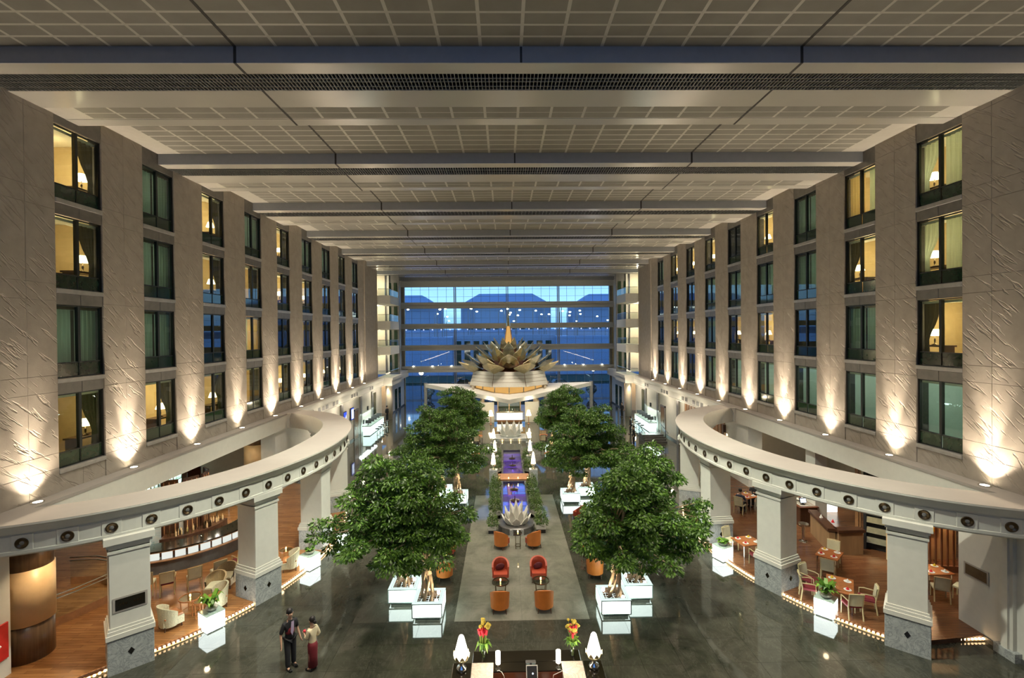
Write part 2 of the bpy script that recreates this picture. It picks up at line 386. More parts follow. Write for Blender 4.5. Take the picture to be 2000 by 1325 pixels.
# ---------------- ceiling
ceil = struct('ceiling')
YR = [13.34 + 7.88 * k for k in range(-2, 8)]
band = MB(); riser = MB(); grid = MB(); void = MB(); joint = MB(); bars = MB()
TP = 7.80 / 7
upper_rows = [.10 + .487 * i for i in range(8)]
tile_up = MB().box(-TP / 2 + .045, TP / 2 - .045, 0, .405, .0095, .02).mesh('tile', 'ceiling_tile')
tile_lo = MB().box(-TP / 2 + .045, TP / 2 - .045, 0, .37, .0095, .02).mesh('tile', 'ceiling_tile')
far_tiles = MB(); n_t = 0
for k, yr in enumerate(YR):
    k -= 2; hw = 15.44 if k < 5 else 21.0; last = k == 7
    ye = yr + 7.88 if not last else 69.9
    riser.box(-hw, hw, yr, yr + .05, ZL, ZH + .1)
    band.box(-hw, hw, yr + .05, yr + .56, ZL, ZL + .06)
    # open slot with a bar grille under a dark void
    void.box(-hw, hw, yr + .05, yr + 1.6, ZL + .5, ZL + .55); void.box(-hw, hw, yr + 1.52, yr + 1.56, ZL + .06, ZL + .5)
    if not last:
        band.box(-hw, hw, yr + 1.52, yr + 2.60, ZL, ZL + .06); band.box(-hw, hw, yr + 3.47, yr + 3.97, ZL, ZL + .06)
        grid.box(-hw, hw, yr + 2.60, yr + 3.47, ZL + .012, ZL + .06)
        riser.box(-hw, hw, yr + 3.92, yr + 3.97, ZL + .06, ZH)
        grid.box(-hw, hw, yr + 3.97, yr + 7.90, ZH + .012, ZH + .08)
        for x in (-7.8, 7.8):
            joint.box(x - .04, x + .04, yr - .004, yr, ZL, ZH); joint.box(x - .04, x + .04, yr, yr + .56, ZL - .006, ZL)
            joint.box(x - .035, x + .035, yr + 1.52, yr + 3.97, ZL - .006, ZL); joint.box(x - .04, x + .04, yr + 3.97, yr + 7.88, ZH + .0, ZH + .012)
        joint.box(-.03, .03, yr - .004, yr, ZL, ZH)
        step = .11 if k < 2 else .22
        x = -hw
        while x < hw:
            bars.box(x, x + .02, yr + .56, yr + 1.52, ZL, ZL + .07); x += step
        for d in (.56, .84, 1.02, 1.3, 1.49): bars.box(-hw, hw, yr + d, yr + d + .025, ZL + .01, ZL + .05)
        nx = int(hw / TP)
        for i in range(-nx, nx):
            xc = (i + .5) * TP
            for j, r in enumerate(upper_rows + [2.625, 3.045]):
                up = j < 8; y = yr + (3.97 + r if up else r); z = (ZH if up else ZL) - .0
                if k == -2 or (k == -1 and not up): continue
                near = (k == -1 and j >= 4) or (k == 0 and (not up or j in (2, 3, 4, 5)))
                if near and n_t < 298:
                    inst('tile', tile_up if up else tile_lo, ceil, (xc, y, z)); n_t += 1
                else: far_tiles.box(xc - TP / 2 + .045, xc + TP / 2 - .045, y, y + (.405 if up else .37), z + .0095, z + .02)
    else: band.box(-hw, hw, yr + .56, 69.9, ZL, ZL + .06)
band.build('ceiling_band', 'ceiling_band', ceil); riser.build('riser', 'ceiling_riser', ceil); grid.build('grid_sheet', 'ceiling_grid', ceil)
void.build('slot_void', 'void_dark', ceil); joint.build('joint_strip', 'joint_dark', ceil)
bars.build('slot_grille', 'grille_metal', ceil, kind='stuff'); far_tiles.build('far_tile', 'ceiling_tile', ceil, kind='stuff')
MB().box(-23, 23, -8, 70, 18.7, 18.8).build('roof_slab', 'void_dark', ceil)
wb = struct('wall_back')
MB().box(-24, 24, -6.3, -6, 0, 11).box(-24, -9, -6.3, -6, 11, 18.8).box(9, 24, -6.3, -6, 11, 18.8).box(-9, 9, -6.3, -6, 17.6, 18.8).build('wall_sheet', 'warm_plaster', wb)
wq = struct('window_74')  # added unseen window, lets cool dusk light in from behind the camera
for i in range(6): MB().add([(-9 + 3 * i, -6.1, 11), (-6 + 3 * i, -6.1, 11), (-6 + 3 * i, -6.1, 17.6), (-9 + 3 * i, -6.1, 17.6)], [(0, 1, 2, 3)]).build('pane', 'facade_glass', wq); MB().box(-9.05 + 3 * i, -8.95 + 3 * i, -6.2, -6, 11, 17.6).build('mullion', 'steel_grey', wq)
for s in (-1, 1): MB().box(min(s * 15.3, s * 24), max(s * 15.3, s * 24), 7.8, 8.0, 0, 4.1).box(min(s * 22.8, s * 24), max(s * 22.8, s * 24), -6, 8, 0, 18.8).build('wall_sheet', 'warm_plaster', wb)

# ---------------- floor
fl = struct('floor')
MB().box(-24, 24, -6, 75, -.12, -.02).build('screed', 'joint_dark', fl)
slab_d = MB().box(.003, 1.197, .003, 1.197, -.02, 0).mesh('slab', 'floor_marble')
slab_l = MB().box(.003, 1.197, .003, 1.197, -.02, 0).mesh('slab', 'inlay_marble')
rest = MB(); rest_l = MB(); n_s = 0
# pale inlay under the seating group: X -2.7..2.7, Y 17..29.2 ; dark marble around it, on a 1.2 m grid
for i in range(-20, 20):
    for j in range(-6, 50):
        x, y = i * 1.2, 17.0 + 1.2 * (j - 4)
        if y < 9 or y > 75: continue
        inl = -2.5 < x + .6 < 2.5 and 17.0 <= y + .01 < 29.1
        if -7.3 < x < 6.1 and 13.3 < y < 30.5 and n_s < 300:
            inst('slab', slab_l if inl else slab_d, fl, (x, y, 0)); n_s += 1
        else: (rest_l if inl else rest).box(x + .003, x + 1.197, y + .003, y + 1.197, -.02, 0)
for q, mn in ((rest, 'floor_marble'), (rest_l, 'inlay_marble')):
    if q.v: q.build('far_slab', mn, fl, kind='stuff')
MB().box(-24, 24, -6, 9.2, -.02, 0).build('near_floor', 'floor_marble', fl)

# ---------------- stone walls with windows
JZ = [5.0, 5.82, 6.33, 8.36, 8.92, 11.39, 11.95, 14.42, 14.98, 17.45, 18.1]
PIER = MOD - WW
panel = {}
for a, b in zip(JZ, JZ[1:]):
    panel[a] = MB().bbox(-.03, .03, .004, PIER / 2 - .004, 0, b - a - .008, .006).mesh('stone_panel', 'chiselled_stone')
under = MB().bbox(-.03, .03, .004, WW / 2 - .004, 0, .58, .006).mesh('stone_panel', 'chiselled_stone')
WALL = {}
for s, nm in ((-1, 'wall_left'), (1, 'wall_right')):
    w = struct(nm); WALL[s] = w
    for j in range(10):
        y0 = Z0[s] + (j - 1) * MOD + WW
        for h in (0, 1):
            for a in JZ[:-1]:
                inst('stone_panel', panel[a], w, (s * (W + .03), y0 + h * PIER / 2, a))
        MB().box(W + .06, W + .5, y0 + .01, y0 + PIER - .01, 4.0, 18.1).build('pier_core', 'joint_dark', w) if s > 0 else MB().box(-W - .5, -W - .06, y0 + .01, y0 + PIER - .01, 4.0, 18.1).build('pier_core', 'joint_dark', w)
    for j in range(9):
        y0 = Z0[s] + j * MOD
        for h in (0, 1): inst('stone_panel', under, w, (s * (W + .06), y0 + h * WW / 2, 5.0))
    ye = Z0[s] + 9 * MOD
    MB().box(min(s * W, s * (W + .6)), max(s * W, s * (W + .6)), -6, Z0[s] - PIER, 4.0, 18.1).build('end_bay', 'chiselled_stone', w)
    MB().box(min(s * (W - .12), s * (W + .6)), max(s * (W - .12), s * (W + .6)), ye, ye + .5, 5.0, 18.1).build('pilaster', 'chiselled_stone', w)
    MB().box(min(s * W, s * (W + .6)), max(s * W, s * (W + .6)), ye + .5, 57.1, 4.0, 18.1).build('end_bay', 'chiselled_stone', w)
# window parts (local: x into the room, y along the wall from -WW/2, z from the glass bottom)
h2 = WW / 2
_f = MB()
for a in (-h2, h2 - .05): _f.box(.10, .18, a, a + .05, 0, GH)
_f.box(.10, .18, -h2, h2, 0, .04); _f.box(.10, .18, -h2, h2, GH - .04, GH); _f.box(.10, .17, -h2, h2, .49, .53); _f.box(.09, .21, -.05, .05, .5, GH); _f.box(.11, .14, -.012, .012, 0, .5)
W_FRAME = _f.mesh('frame', 'window_frame')
W_PANE = MB().add([(.14, .05, .53), (.14, h2 - .05, .53), (.14, h2 - .05, GH - .04), (.14, .05, GH - .04)], [(0, 1, 2, 3)]).mesh('pane', 'window_glass')
W_GREEN = MB().box(.13, .15, .012, h2 - .05, .04, .49).mesh('green_panel', 'green_glass')
W_SILL = MB().bbox(-.03, .12, -h2, h2, -.15, 0, .012).mesh('sill', 'sill_metal')
W_SPAN = MB().bbox(.02, .08, .008, h2 - .008, -.53, -.16, .006).mesh('spandrel', 'spandrel_metal')
W_HEAD = MB().bbox(.02, .10, -h2, h2, GH + .01, GH + .72, .006).mesh('header', 'spandrel_metal')
def room(mat_wall, mat_ceil):
    a = MB(); R = 1.9; D = 3.6
    a.add([(.25, -R, 0), (D, -R, 0), (D, R, 0), (.25, R, 0), (.25, -R, 2.75), (D, -R, 2.75), (D, R, 2.75), (.25, R, 2.75)], [(0, 1, 2, 3), (1, 5, 6, 2), (0, 4, 5, 1), (3, 2, 6, 7)])
    b = MB(); b.add([(.25, -R, 2.74), (D, -R, 2.74), (D, R, 2.74), (.25, R, 2.74)], [(0, 1, 2, 3)]); b.box(.25, .7, -R, R, 2.35, 2.44)
    return a.mesh('room_shell', mat_wall), b.mesh('room_ceiling', mat_ceil)
R_WARM = room('room_warm', 'room_ceiling'); R_GREEN = room('room_green', 'room_green'); R_DARK = room('room_dark', 'room_dark')
C = {}
for key, mt in (('g', 'curtain_green'), ('y', 'curtain_gold'), ('s', 'sheer'), ('k', 'curtain_dark')):
    C[key] = curtain_mesh('curtain', mt, .80, 2.3)
    C[key + 'p'] = curtain_mesh('curtain', mt, .62, 2.3, 16, .05, True)
BED = MB().bbox(0, 1.9, -.9, .9, .1, .62, .06).mesh('bed', 'bed_linen'); HEADB = MB().bbox(0, .08, -1.0, 1.0, .1, 1.25, .02).mesh('headboard', 'headboard')
DESK = MB().box(0, .55, -.7, .7, .70, .76).box(.05, .5, -.66, -.6, 0, .7).box(.05, .5, .6, .66, 0, .7).mesh('desk', 'dark_wood')
# what each of the 72 windows shows, row by row from the top, columns from the near end:
# w bright lamp-lit room, m dim lamp-lit room, c closed green curtains, d dark with part curtain, y gold lit curtain, e gold drawn curtain edge, o pale green empty office, s sheer over lamp
CFG = {-1: ['wcwcwccec', 'mcmewweee', 'ccdydedee', 'wwmewmmme'], 1: ['sycwdwwwc', 'swccccdee', 'wcdwmcmwd', 'ooooocdcd']}
lamp_root = None
ORD = ['first', 'second', 'third', 'fourth', 'fifth', 'sixth', 'seventh', 'eighth', 'ninth']; ROWN = ['top', 'second', 'third', 'bottom']
wn = 0
for s in (-1, 1):
    f = s            # +local y points away from the camera on the right wall, towards it on the left
    for r in range(4):
        for j in range(9):
            wn += 1; yc = Z0[s] + j * MOD + h2; zb = TOP - GH - r * ROWH
            w = struct('window_%d' % wn, (s * W, yc, zb), 0 if s > 0 else PI)
            inst('frame', W_FRAME, w); inst('sill', W_SILL, w)
            for q in (0, -h2): inst('pane', W_PANE, w, (0, q, 0)); inst('green_panel', W_GREEN, w, (0, q, 0))
            if r < 3:
                for q in (0, -h2): inst('spandrel', W_SPAN, w, (0, q, 0))
            if r == 0: inst('header', W_HEAD, w)
            c = CFG[s][r][j]
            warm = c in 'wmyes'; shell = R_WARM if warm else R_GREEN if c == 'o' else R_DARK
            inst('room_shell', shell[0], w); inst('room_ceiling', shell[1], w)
            def P(x, y, z):  # window-local to world, y measured away from the camera
                return (s * (W + x), yc + y, zb + z)
            def hang(key, y, dy, sc=1):
                # hang a curtain from y, spreading away (dy=1) or towards the camera (dy=-1)
                o = inst('curtain', C[key], w, (.32, f * y, .12)); o.scale = (1, sc * dy * f, 1); return o
            if c == 'c': hang('g', -.93, 1); hang('g', .06, 1, 1.05)
            if c == 'd': hang('g', -.93, 1, .55); hang('k', .25, 1, .85)
            if c == 'y': hang('y', .02, 1, 1.1); hang('s', -.93, 1, .8)
            if c == 'e': hang('k', .0, 1, 1.1); hang('yp', -.93, 1, .75)
            if c == 's': hang('s', -.93, 1, 1.1); hang('sp', .9, -1)
            if c in 'wm': hang('kp', .93, -1) if (j + r) % 2 == 0 or s < 0 else hang('yp', -.93, 1)
            if c == 'o': MB().box(3.5, 3.58, -1.9, 1.9, 0.0, .16).build('skirting', 'door_wood', w)
            if c in 'wms':
                inst('bed', BED, w, (1.2, -f * .7, 0)); inst('headboard', HEADB, w, (3.2, -f * .7, 0)); inst('desk', DESK, w, (.5, f * 1.05, 0))
                lp = P(.75, .95, .82)
                lab = 'lit lamp with white shade behind the %s window from the camera, %s row, %s wall' % (ORD[j], ROWN[r], 'left' if s < 0 else 'right')
                if lamp_root is None:
                    lamp_root = thing('table_lamp', lab, 'lamp', lp, 0, 'lamps inside the guest rooms')
                    MB().lathe([(.02, .30), (.20, .30), (.11, .56), (.02, .56)], 16).build('lamp_shade', 'shade_glow', lamp_root, smooth=True)
                    MB().lathe([(.09, -.06), (.09, -.03), (.02, 0), (.035, .12), (.015, .30)], 12).build('stem', 'brass_dark', lamp_root, smooth=True)
                    MB().lathe([(.11, -.06), (.11, -.04), (.02, -.03)], 12).build('base', 'brass_dark', lamp_root)
                else: dup(lamp_root, lab, lp, 0)
            if warm:
                e = {'w': 160, 'm': 70, 'y': 120, 'e': 110, 's': 100}[c]
                if r == 3 and s < 0 and j < 1: e = 30
                light('POINT', P(1.7, .3 if c != 'e' else -.5, 1.7), e, (1, .74, .40), .12)
            if c == 'o': light('POINT', P(1.9, 0, 2.3), 42, (.86, 1, .92), .15)
            if c == 'd' or c == 'c': light('POINT', P(1.4, 0, 1.6), 22 if c == 'c' else 9, (.85, 1, .82), .2)

# ---------------- straight cornices, oval arcades
RO = dict(cx=16.4, cy=23.4, ax=7.8, ay=10.35, n=2.0); RI = dict(cx=17.6, cy=23.5, ax=7.3, ay=9.15, n=2.2)
def sup(e, t, off=0):
    c, q = math.cos(t), math.sin(t)
    return (e['cx'] - (e['ax'] - off) * abs(c) ** (2 / e['n']), e['cy'] + (e['ay'] - off) * abs(q) ** (2 / e['n']) * (1 if q >= 0 else -1))
eye = MB().lathe([(.145, 0), (.155, .035), (.125, .05), (.11, .02)], 18).mesh('eyeball_light', 'brass_dark', True)
eye_in = MB().sphere((0, 0, -.02), .10, 8, .5).mesh('lens', 'steel_grey', True)
plate = MB().bbox(-.24, .24, -.24, .24, -.01, .02, .012).mesh('recess_plate', 'beam_white')
for s, a, b in ((-1, 'trim_1', 'trim_3'), (1, 'trim_2', 'trim_4')):
    def XX(x0, x1): return (min(s * x0, s * x1), max(s * x0, s * x1))
    t = struct(a)
    MB().box(*XX(14.88, 15.5), -6, 57.0, 4.05, 4.9).build('beam', 'beam_white', t)
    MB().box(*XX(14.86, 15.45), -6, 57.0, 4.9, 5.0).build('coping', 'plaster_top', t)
    # projecting cornice beyond the oval
    pr = [(14.88, 4.05), (14.70, 4.05), (14.70, 4.12), (14.76, 4.14), (14.76, 4.66), (14.72, 4.70), (14.62, 4.94), (14.62, 5.003), (14.88, 5.003)]
    ys = (32.0, 57.0)
    c = MB(); c.add([(s * x, y, z) for y in ys for x, z in pr], [tuple(range(9)), tuple(range(17, 8, -1))] + [(i, 9 + i, 9 + (i + 1) % 9, (i + 1) % 9) for i in range(9)])
    c.build('cornice', 'beam_white', t)
    for g, n in ((34.9, 2), (37.0, 2), (38.6, 1), (40.2, 2), (45.0, 3), (51.2, 2)):
        for q in range(n):
            gl = MB()
            for k in range(5): gl.box(*XX(14.735, 14.765), g + q * .75 + k * .11, g + q * .75 + k * .11 + .06, 4.22, 4.56)
            gl.build('air_grille', 'grille_metal', t)
    # turned end of the cornice under the balconies
    MB().box(*XX(13.75, 15.6), 57.0, 62.0, 4.05, 4.7).box(*XX(13.65, 15.6), 56.9, 62.05, 4.7, 5.0).build('corner_beam', 'beam_white', t)
    MB().box(*XX(14.3, 15.6), 62.0, 69.6, 4.05, 5.0).build('end_beam', 'beam_white', t)
    # the oval ring
    R = struct(b); N = 90
    prof = [(0, 5.0), (.0, 4.95), (.05, 4.90), (.17, 4.70), (.22, 4.69), (.22, 4.655), (.27, 4.64), (.25, 4.60), (.25, 4.20), (.21, 4.185), (.21, 4.10), (.26, 4.05)]
    to, ti = math.radians(79.3), math.radians(70.3)
    rows = [[(s * x, y, z) for x, y in (sup(RO, -to + 2 * to * i / N, d) for i in range(N + 1))] for d, z in prof]
    body = MB()
    for p, q in zip(rows, rows[1:]): body.strip(p, q)
    inn = [[(s * x, y, z) for x, y in (sup(RI, -ti + 2 * ti * i / N) for i in range(N + 1))] for z in (5.0, 4.05)]
    body.strip(inn[1], inn[0]); body.strip(rows[-1], inn[1]); body.build('fascia', 'beam_white', R, smooth=False)
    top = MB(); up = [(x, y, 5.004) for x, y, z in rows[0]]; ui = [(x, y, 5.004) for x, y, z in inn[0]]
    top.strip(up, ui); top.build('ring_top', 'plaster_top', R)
    # eyeball lights about every metre along the frieze
    ts = [-to + 2 * to * i / 2000 for i in range(2001)]; acc = 0; last = sup(RO, ts[0], .25); nxt = .9
    for i in range(1, 2001):
        p = sup(RO, ts[i], .25); acc += math.dist(p, last); 
        if acc >= nxt and ts[i] < math.radians(66):
            nxt += .98
            nrm = Vector((s * (p[0] - RO['cx']) / RO['ax'] ** 2, (p[1] - RO['cy']) / RO['ay'] ** 2, 0)).normalized()
            rot = nrm.to_track_quat('Z', 'Y').to_euler()
            for nm, me, d in (('recess_plate', plate, .0), ('eyeball_light', eye, .008)):
                o = inst(nm, me, R, (s * p[0] + nrm.x * d, p[1] + nrm.y * d, 4.40)); o.rotation_euler = rot
                if nm == 'eyeball_light': inst('lens', eye_in, o)
        last = p
# ---------------- uplights on the ledges
ul = None
for s in (-1, 1):
    for j in range(10):
        y = Z0[s] + (j - 1) * MOD + WW + PIER / 2; x = s * 15.17
        lab = 'small glowing uplight set in the %s ledge under the %s stone pier from the camera' % ('left' if s < 0 else 'right', (ORD + ['last'])[j])
        if ul is None:
            ul = thing('uplight', lab, 'light', (x, y, 5.0), 0, 'uplights along the ledges')
            MB().lathe([(.17, 0), (.17, .03), (.12, .03), (.12, .012)], 18).build('bezel', 'chrome', ul); MB().lathe([(.12, .018), (.0001, .022)], 16, caps=False).build('lens', 'uplight_lens', ul)
        else: dup(ul, lab, (x, y, 5.0))
        k = 1.0 + .25 * math.sin(j * 2.1 + s)
        light('SPOT', (s * 15.08, y, 5.05), 600 * k, (1, .85, .66), .06, (s * 15.16, y, 8.0), 112, .8)
        light('SPOT', (s * 14.98, y, 5.06), 2200 * k, (1, .84, .64), .05, (s * (W + .05), y, 10.5), 34, 1.0)
# ================================================================== FAR END
FY = 69.6
def YX(s, x0, x1): return (min(s * x0, s * x1), max(s * x0, s * x1))
fw = struct('window_73', (0, FY, 0))
for i, (za, zb) in enumerate(((16.8, 17.6), (13.72, 14.6), (10.82, 11.55), (7.72, 8.5), (4.6, 5.5))):
    m = MB().box(-15.2, 15.2, -.35, .1, za, zb)
    if i: m.box(-15.2, 15.2, -.55, -.35, za, (za + zb) / 2 - .05).box(-15.2, 15.2, -.45, -.35, (za + zb) / 2 + .05, zb)
    m.build('transom_beam', 'beam_white', fw)
xm = [-15.0, -7.55, -.05, 7.3, 14.8]
for x in xm:
    MB().box(x - .16, x - .06, -.3, .25, 0, 17.2).box(x + .06, x + .16, -.3, .25, 0, 17.2).build('mullion', 'steel_grey', fw)
zz = [0, 4.6, 7.72, 10.82, 13.72, 16.8]; zt = [4.6, 7.72, 10.82, 13.72, 16.8]
for a, b in zip(xm, xm[1:]):
    for z0, z1 in zip(zz, zt):
        MB().add([(a, .05, z0), (b, .05, z0), (b, .05, z1), (a, .05, z1)], [(0, 1, 2, 3)]).build('pane', 'facade_glass', fw)
fine = MB()
for a, b in zip(xm, xm[1:]):
    for i in range(1, 6): fine.box(a + (b - a) * i / 6 - .018, a + (b - a) * i / 6 + .018, .06, .10, 0, 17)
for z in np.arange(1.0, 17, 1.03): fine.box(-15.2, 15.2, .06, .09, z - .014, z + .014)
fine.build('glazing_bar', 'steel_grey', fw)
for s in (-1, 1): MB().box(*YX(s, 14.75, 15.2), -.2, .2, 0, 17).build('jamb', 'cream_wood', fw)
for i in range(11):
    MB().lathe([(.10, 0), (.12, .05), (.0001, .06)], 10, caps=False).build('bead_lamp', 'lamp_white', fw, (-13.5 + i * 2.7, -.5, 5.5))

# balconies at the two corners, lit corridors behind
bal = None
for s in (-1, 1):
    side = 'left' if s < 0 else 'right'
    for r in range(4):
        z = 5.0 + ROWH * r + .0
        lab = 'white corner balcony with glass rail, %s side, %s of four' % (side, ['lowest', 'second lowest', 'second highest', 'topmost'][r])
        b = thing('balcony', lab, 'balcony', (0, 0, z), 0, 'balconies on the far corners')
        zs = (0, .02) if r == 0 else (-.35, .62)
        if r: MB().box(*YX(s, 13.95, 15.6), 57.3, 62.0, zs[0], zs[1]).build('slab', 'plaster', b)
        zr = zs[1]
        m = MB().add([(s * 14.0, 57.35, zr), (s * 14.0, 61.9, zr), (s * 14.0, 61.9, zr + .75), (s * 14.0, 57.35, zr + .75)], [(0, 1, 2, 3)])
        m.add([(s * 14.0, 57.35, zr), (s * 15.4, 57.35, zr), (s * 15.4, 57.35, zr + .75), (s * 14.0, 57.35, zr + .75)], [(0, 1, 2, 3)]).build('glass_panel', 'rail_glass', b)
        MB().tube([(s * 15.4, 57.35, zr + .77), (s * 14.0, 57.35, zr + .77), (s * 14.0, 61.9, zr + .77)], .025).build('handrail', 'chrome', b)
        light('POINT', (s * 16.4, 60.6, z + 2.4), 150, (1, .90, .62), .1)
    w = struct('wall_far_' + side)
    MB().box(*YX(s, 15.2, 15.4), 62.0, 69.6, 5.0, 18.0).build('corner_wall', 'plaster', w)
    MB().box(*YX(s, 15.7, 20), 62.0, 62.15, 5.0, 18.0).build('corridor_end', 'warm_plaster', w)
    MB().box(*YX(s, 18.8, 19), 55, 62, 5.0, 18.0).build('corridor_side', 'warm_plaster', w)
    for r in range(1, 4): MB().box(*YX(s, 15.3, 20), 57.2, 62, 4.6 + ROWH * r, 5.62 + ROWH * r - .05).build('corridor_floor', 'plaster', w)
    MB().box(*YX(s, 13.95, 15.7), 62.2, 62.4, 5.0, 18.0).build('frontal_wall', 'spandrel_metal', w)
    for r in range(4):
        for q in (14.2, 14.95): MB().box(*YX(s, q, q + .42), 62.15, 62.22, 5.3 + ROWH * r, 7.6 + ROWH * r).build('slit_glazing', 'green_glass', w)
    for r in range(4):
        for q in (63.6, 66.2): MB().box(*YX(s, 15.16, 15.22), q, q + 1.3, 5.3 + ROWH * r, 7.6 + ROWH * r).build('side_glazing', 'green_glass', w)
    MB().lathe([(.38, 0), (.38, 4.1)], 20).build('round_column', 'warm_plaster', w, (s * 14.35, 57.9, 0), smooth=True)
    light('SPOT', (s * 14.35, 57.35, 4.0), 160, (1, .78, .5), .06, (s * 14.35, 57.6, 0), 50, .6)
    MB().box(*YX(s, 14.9, 19), 62.0, 62.2, 0, 4.1).build('lit_timber_wall', 'amber_panel', w)
    light('POINT', (s * 15.9, 60.3, 3.2), 90, (1, .8, .5), .1)
    # ground-floor wall of the hall
    g = struct('wall_lower_' + side)
    MB().box(*YX(s, 15.15, 15.4), 34.0, 57.6, 0, 4.1).build('wall_sheet', 'plaster', g)
    MB().box(*YX(s, 14.9, 15.2), 62.2, 69.6, 0, 4.1).build('wall_sheet', 'plaster', g)
    for y in (37, 41.5, 45.5, 53, 56): light('POINT', (s * 13.9, y, 3.7), 70, (1, .86, .66), .1)  # points added to brighten the ground-floor wall, no fittings
    for y in (43.0, 48.7, 53.0): MB().box(*YX(s, 15.0, 15.16), y, y + .5, 0, 4.1).build('pilaster', 'steel_grey', g)
    MB().box(*YX(s, 15.08, 15.16), 34, 57.6, 0, .16).box(*YX(s, 14.84, 14.92), 62.2, 69.6, 0, .16).build('skirting', 'slate', g)
    for y, mt in ((63.4, 'green_glass'), (65.6, 'green_glass')): MB().box(*YX(s, 14.84, 14.92), y, y + 1.2, .2, 2.9).build('glazed_opening', mt, g)
    MB().box(*YX(s, 15.10, 15.17), 53.9, 54.9, 1.2, 3.6).build('dark_recess', 'green_glass', g)
    MB().box(*YX(s, 15.06, 15.17), 51.4, 51.75, 2.1, 2.5).box(*YX(s, 15.06, 15.17), 49.9, 50.2, .9, 1.3).build('wall_speaker', 'black_matte', g)
    # doors
    d = struct('door_%d' % (1 if s < 0 else 2))
    MB().bbox(*YX(s, 15.04, 15.14), 46.9, 48.0, 0, 2.7, .02).build('leaf', 'door_wood', d); MB().box(*YX(s, 15.02, 15.15), 46.75, 46.9, 0, 2.85).box(*YX(s, 15.02, 15.15), 48.0, 48.15, 0, 2.85).box(*YX(s, 15.02, 15.15), 46.75, 48.15, 2.7, 2.85).build('door_frame', 'steel_grey', d)
    MB().tube([(s * 15.0, 47.05, .9), (s * 15.0, 47.05, 1.5)], .02).build('door_handle', 'chrome', d)
    if s > 0:
        MB().box(*YX(s, 15.0, 15.2), 33.8, 41.5, 0, 4.1).build('timber_panelling', 'door_wood', g)
        for y in np.arange(33.9, 41.5, .55): MB().box(*YX(s, 14.96, 15.02), y, y + .10, 0, 4.1).build('timber_batten', 'copper_wood', g)
    # lit check-in counters
    c = thing('check_in_counter', 'glowing white check-in counter along the %s ground-floor wall' % side, 'counter', (s * 14.3, 51, 0))
    MB().box(*YX(s, -.35, .35), -2.8, 2.6, .08, .95).build('body', 'counter_glow', c); MB().box(*YX(s, -.42, .42), -2.85, 2.65, .95, 1.02).build('worktop', 'planter_frame', c)
    MB().box(*YX(s, -.3, .3), -2.75, 2.55, 0, .08).build('plinth', 'black_matte', c)
    light('AREA', (s * 14.9, 51, 2.2), 120, (.8, 1, .93), 6, (s * 13.5, 51, .5), size_y=.4)
    for i in range(5):
        m = thing('desk_screen', 'small dark screen on %s glowing check-in counter, number %s from the camera' % (side, ['one', 'two', 'three', 'four', 'five'][i]), 'screen', (s * 14.3, 48.8 + 1.05 * i, 1.02), 0, 'screens on the %s check-in counter' % side)
        MB().obox((0, 0, .32), .55, .05, .34, 0, -.25).build('display', 'black_matte', m); MB().box(-.12, .12, -.08, .08, 0, .02).box(-.03, .03, -.02, .02, .02, .2).build('foot', 'black_matte', m)
        st = thing('counter_stool', 'dark stool before %s glowing check-in counter, number %s from the camera' % (side, ['one', 'two', 'three', 'four', 'five'][i]), 'stool', (s * 13.4, 48.8 + 1.05 * i, 0), 0, 'stools at the %s check-in counter' % side)
        MB().lathe([(.2, .6), (.22, .64), (.2, .68)], 12).build('seat', 'black_matte', st); MB().lathe([(.2, 0), (.19, .02), (.03, .04), (.03, .6)], 10).build('pedestal', 'chrome', st)
# two wall screens on the left
for y, z, sh, lab in ((43.9, 2.0, 0, 'blue wall screen with a white sail shape on left lower wall, nearer one'), (46.0, 2.05, 1, 'wall screen showing mostly white picture on left lower wall, farther one')):
    t = thing('wall_screen', lab, 'screen', (-15.0, y, z))
    MB().box(-.06, .02, -.42, .42, 0, 1.15).build('bezel', 'black_matte', t); MB().box(.02, .03, -.38, .38, .05, 1.10).build('display', 'screen_blue', t)
    MB().add([(.034, -.3, .1), (.034, .3, .1), (.034, .25, .85)] if not sh else [(.034, -.3, .12), (.034, .3, .12), (.034, .3, 1.0), (.034, -.3, 1.0)], [(0, 1, 2)] if not sh else [(0, 1, 2, 3)]).build('picture', 'screen_white', t)
# steps with glass balustrade on the right
st = thing('dark_steps', 'short flight of dark steps with glass balustrade by right wall', 'steps', (13.2, 43.6, 0))
for i in range(4): MB().box(-1.0, 1.0, i * .34, 2.2, i * .14, i * .14 + .14).build('step', 'slate', st)
for q in (-1.05, 1.05):
    MB().add([(q, -.1, .1), (q, 2.2, .6), (q, 2.2, 1.4), (q, -.1, .9)], [(0, 1, 2, 3)]).build('glass_panel', 'rail_glass', st); MB().tube([(q, -.1, .92), (q, 2.2, 1.42)], .03).build('handrail', 'chrome', st)

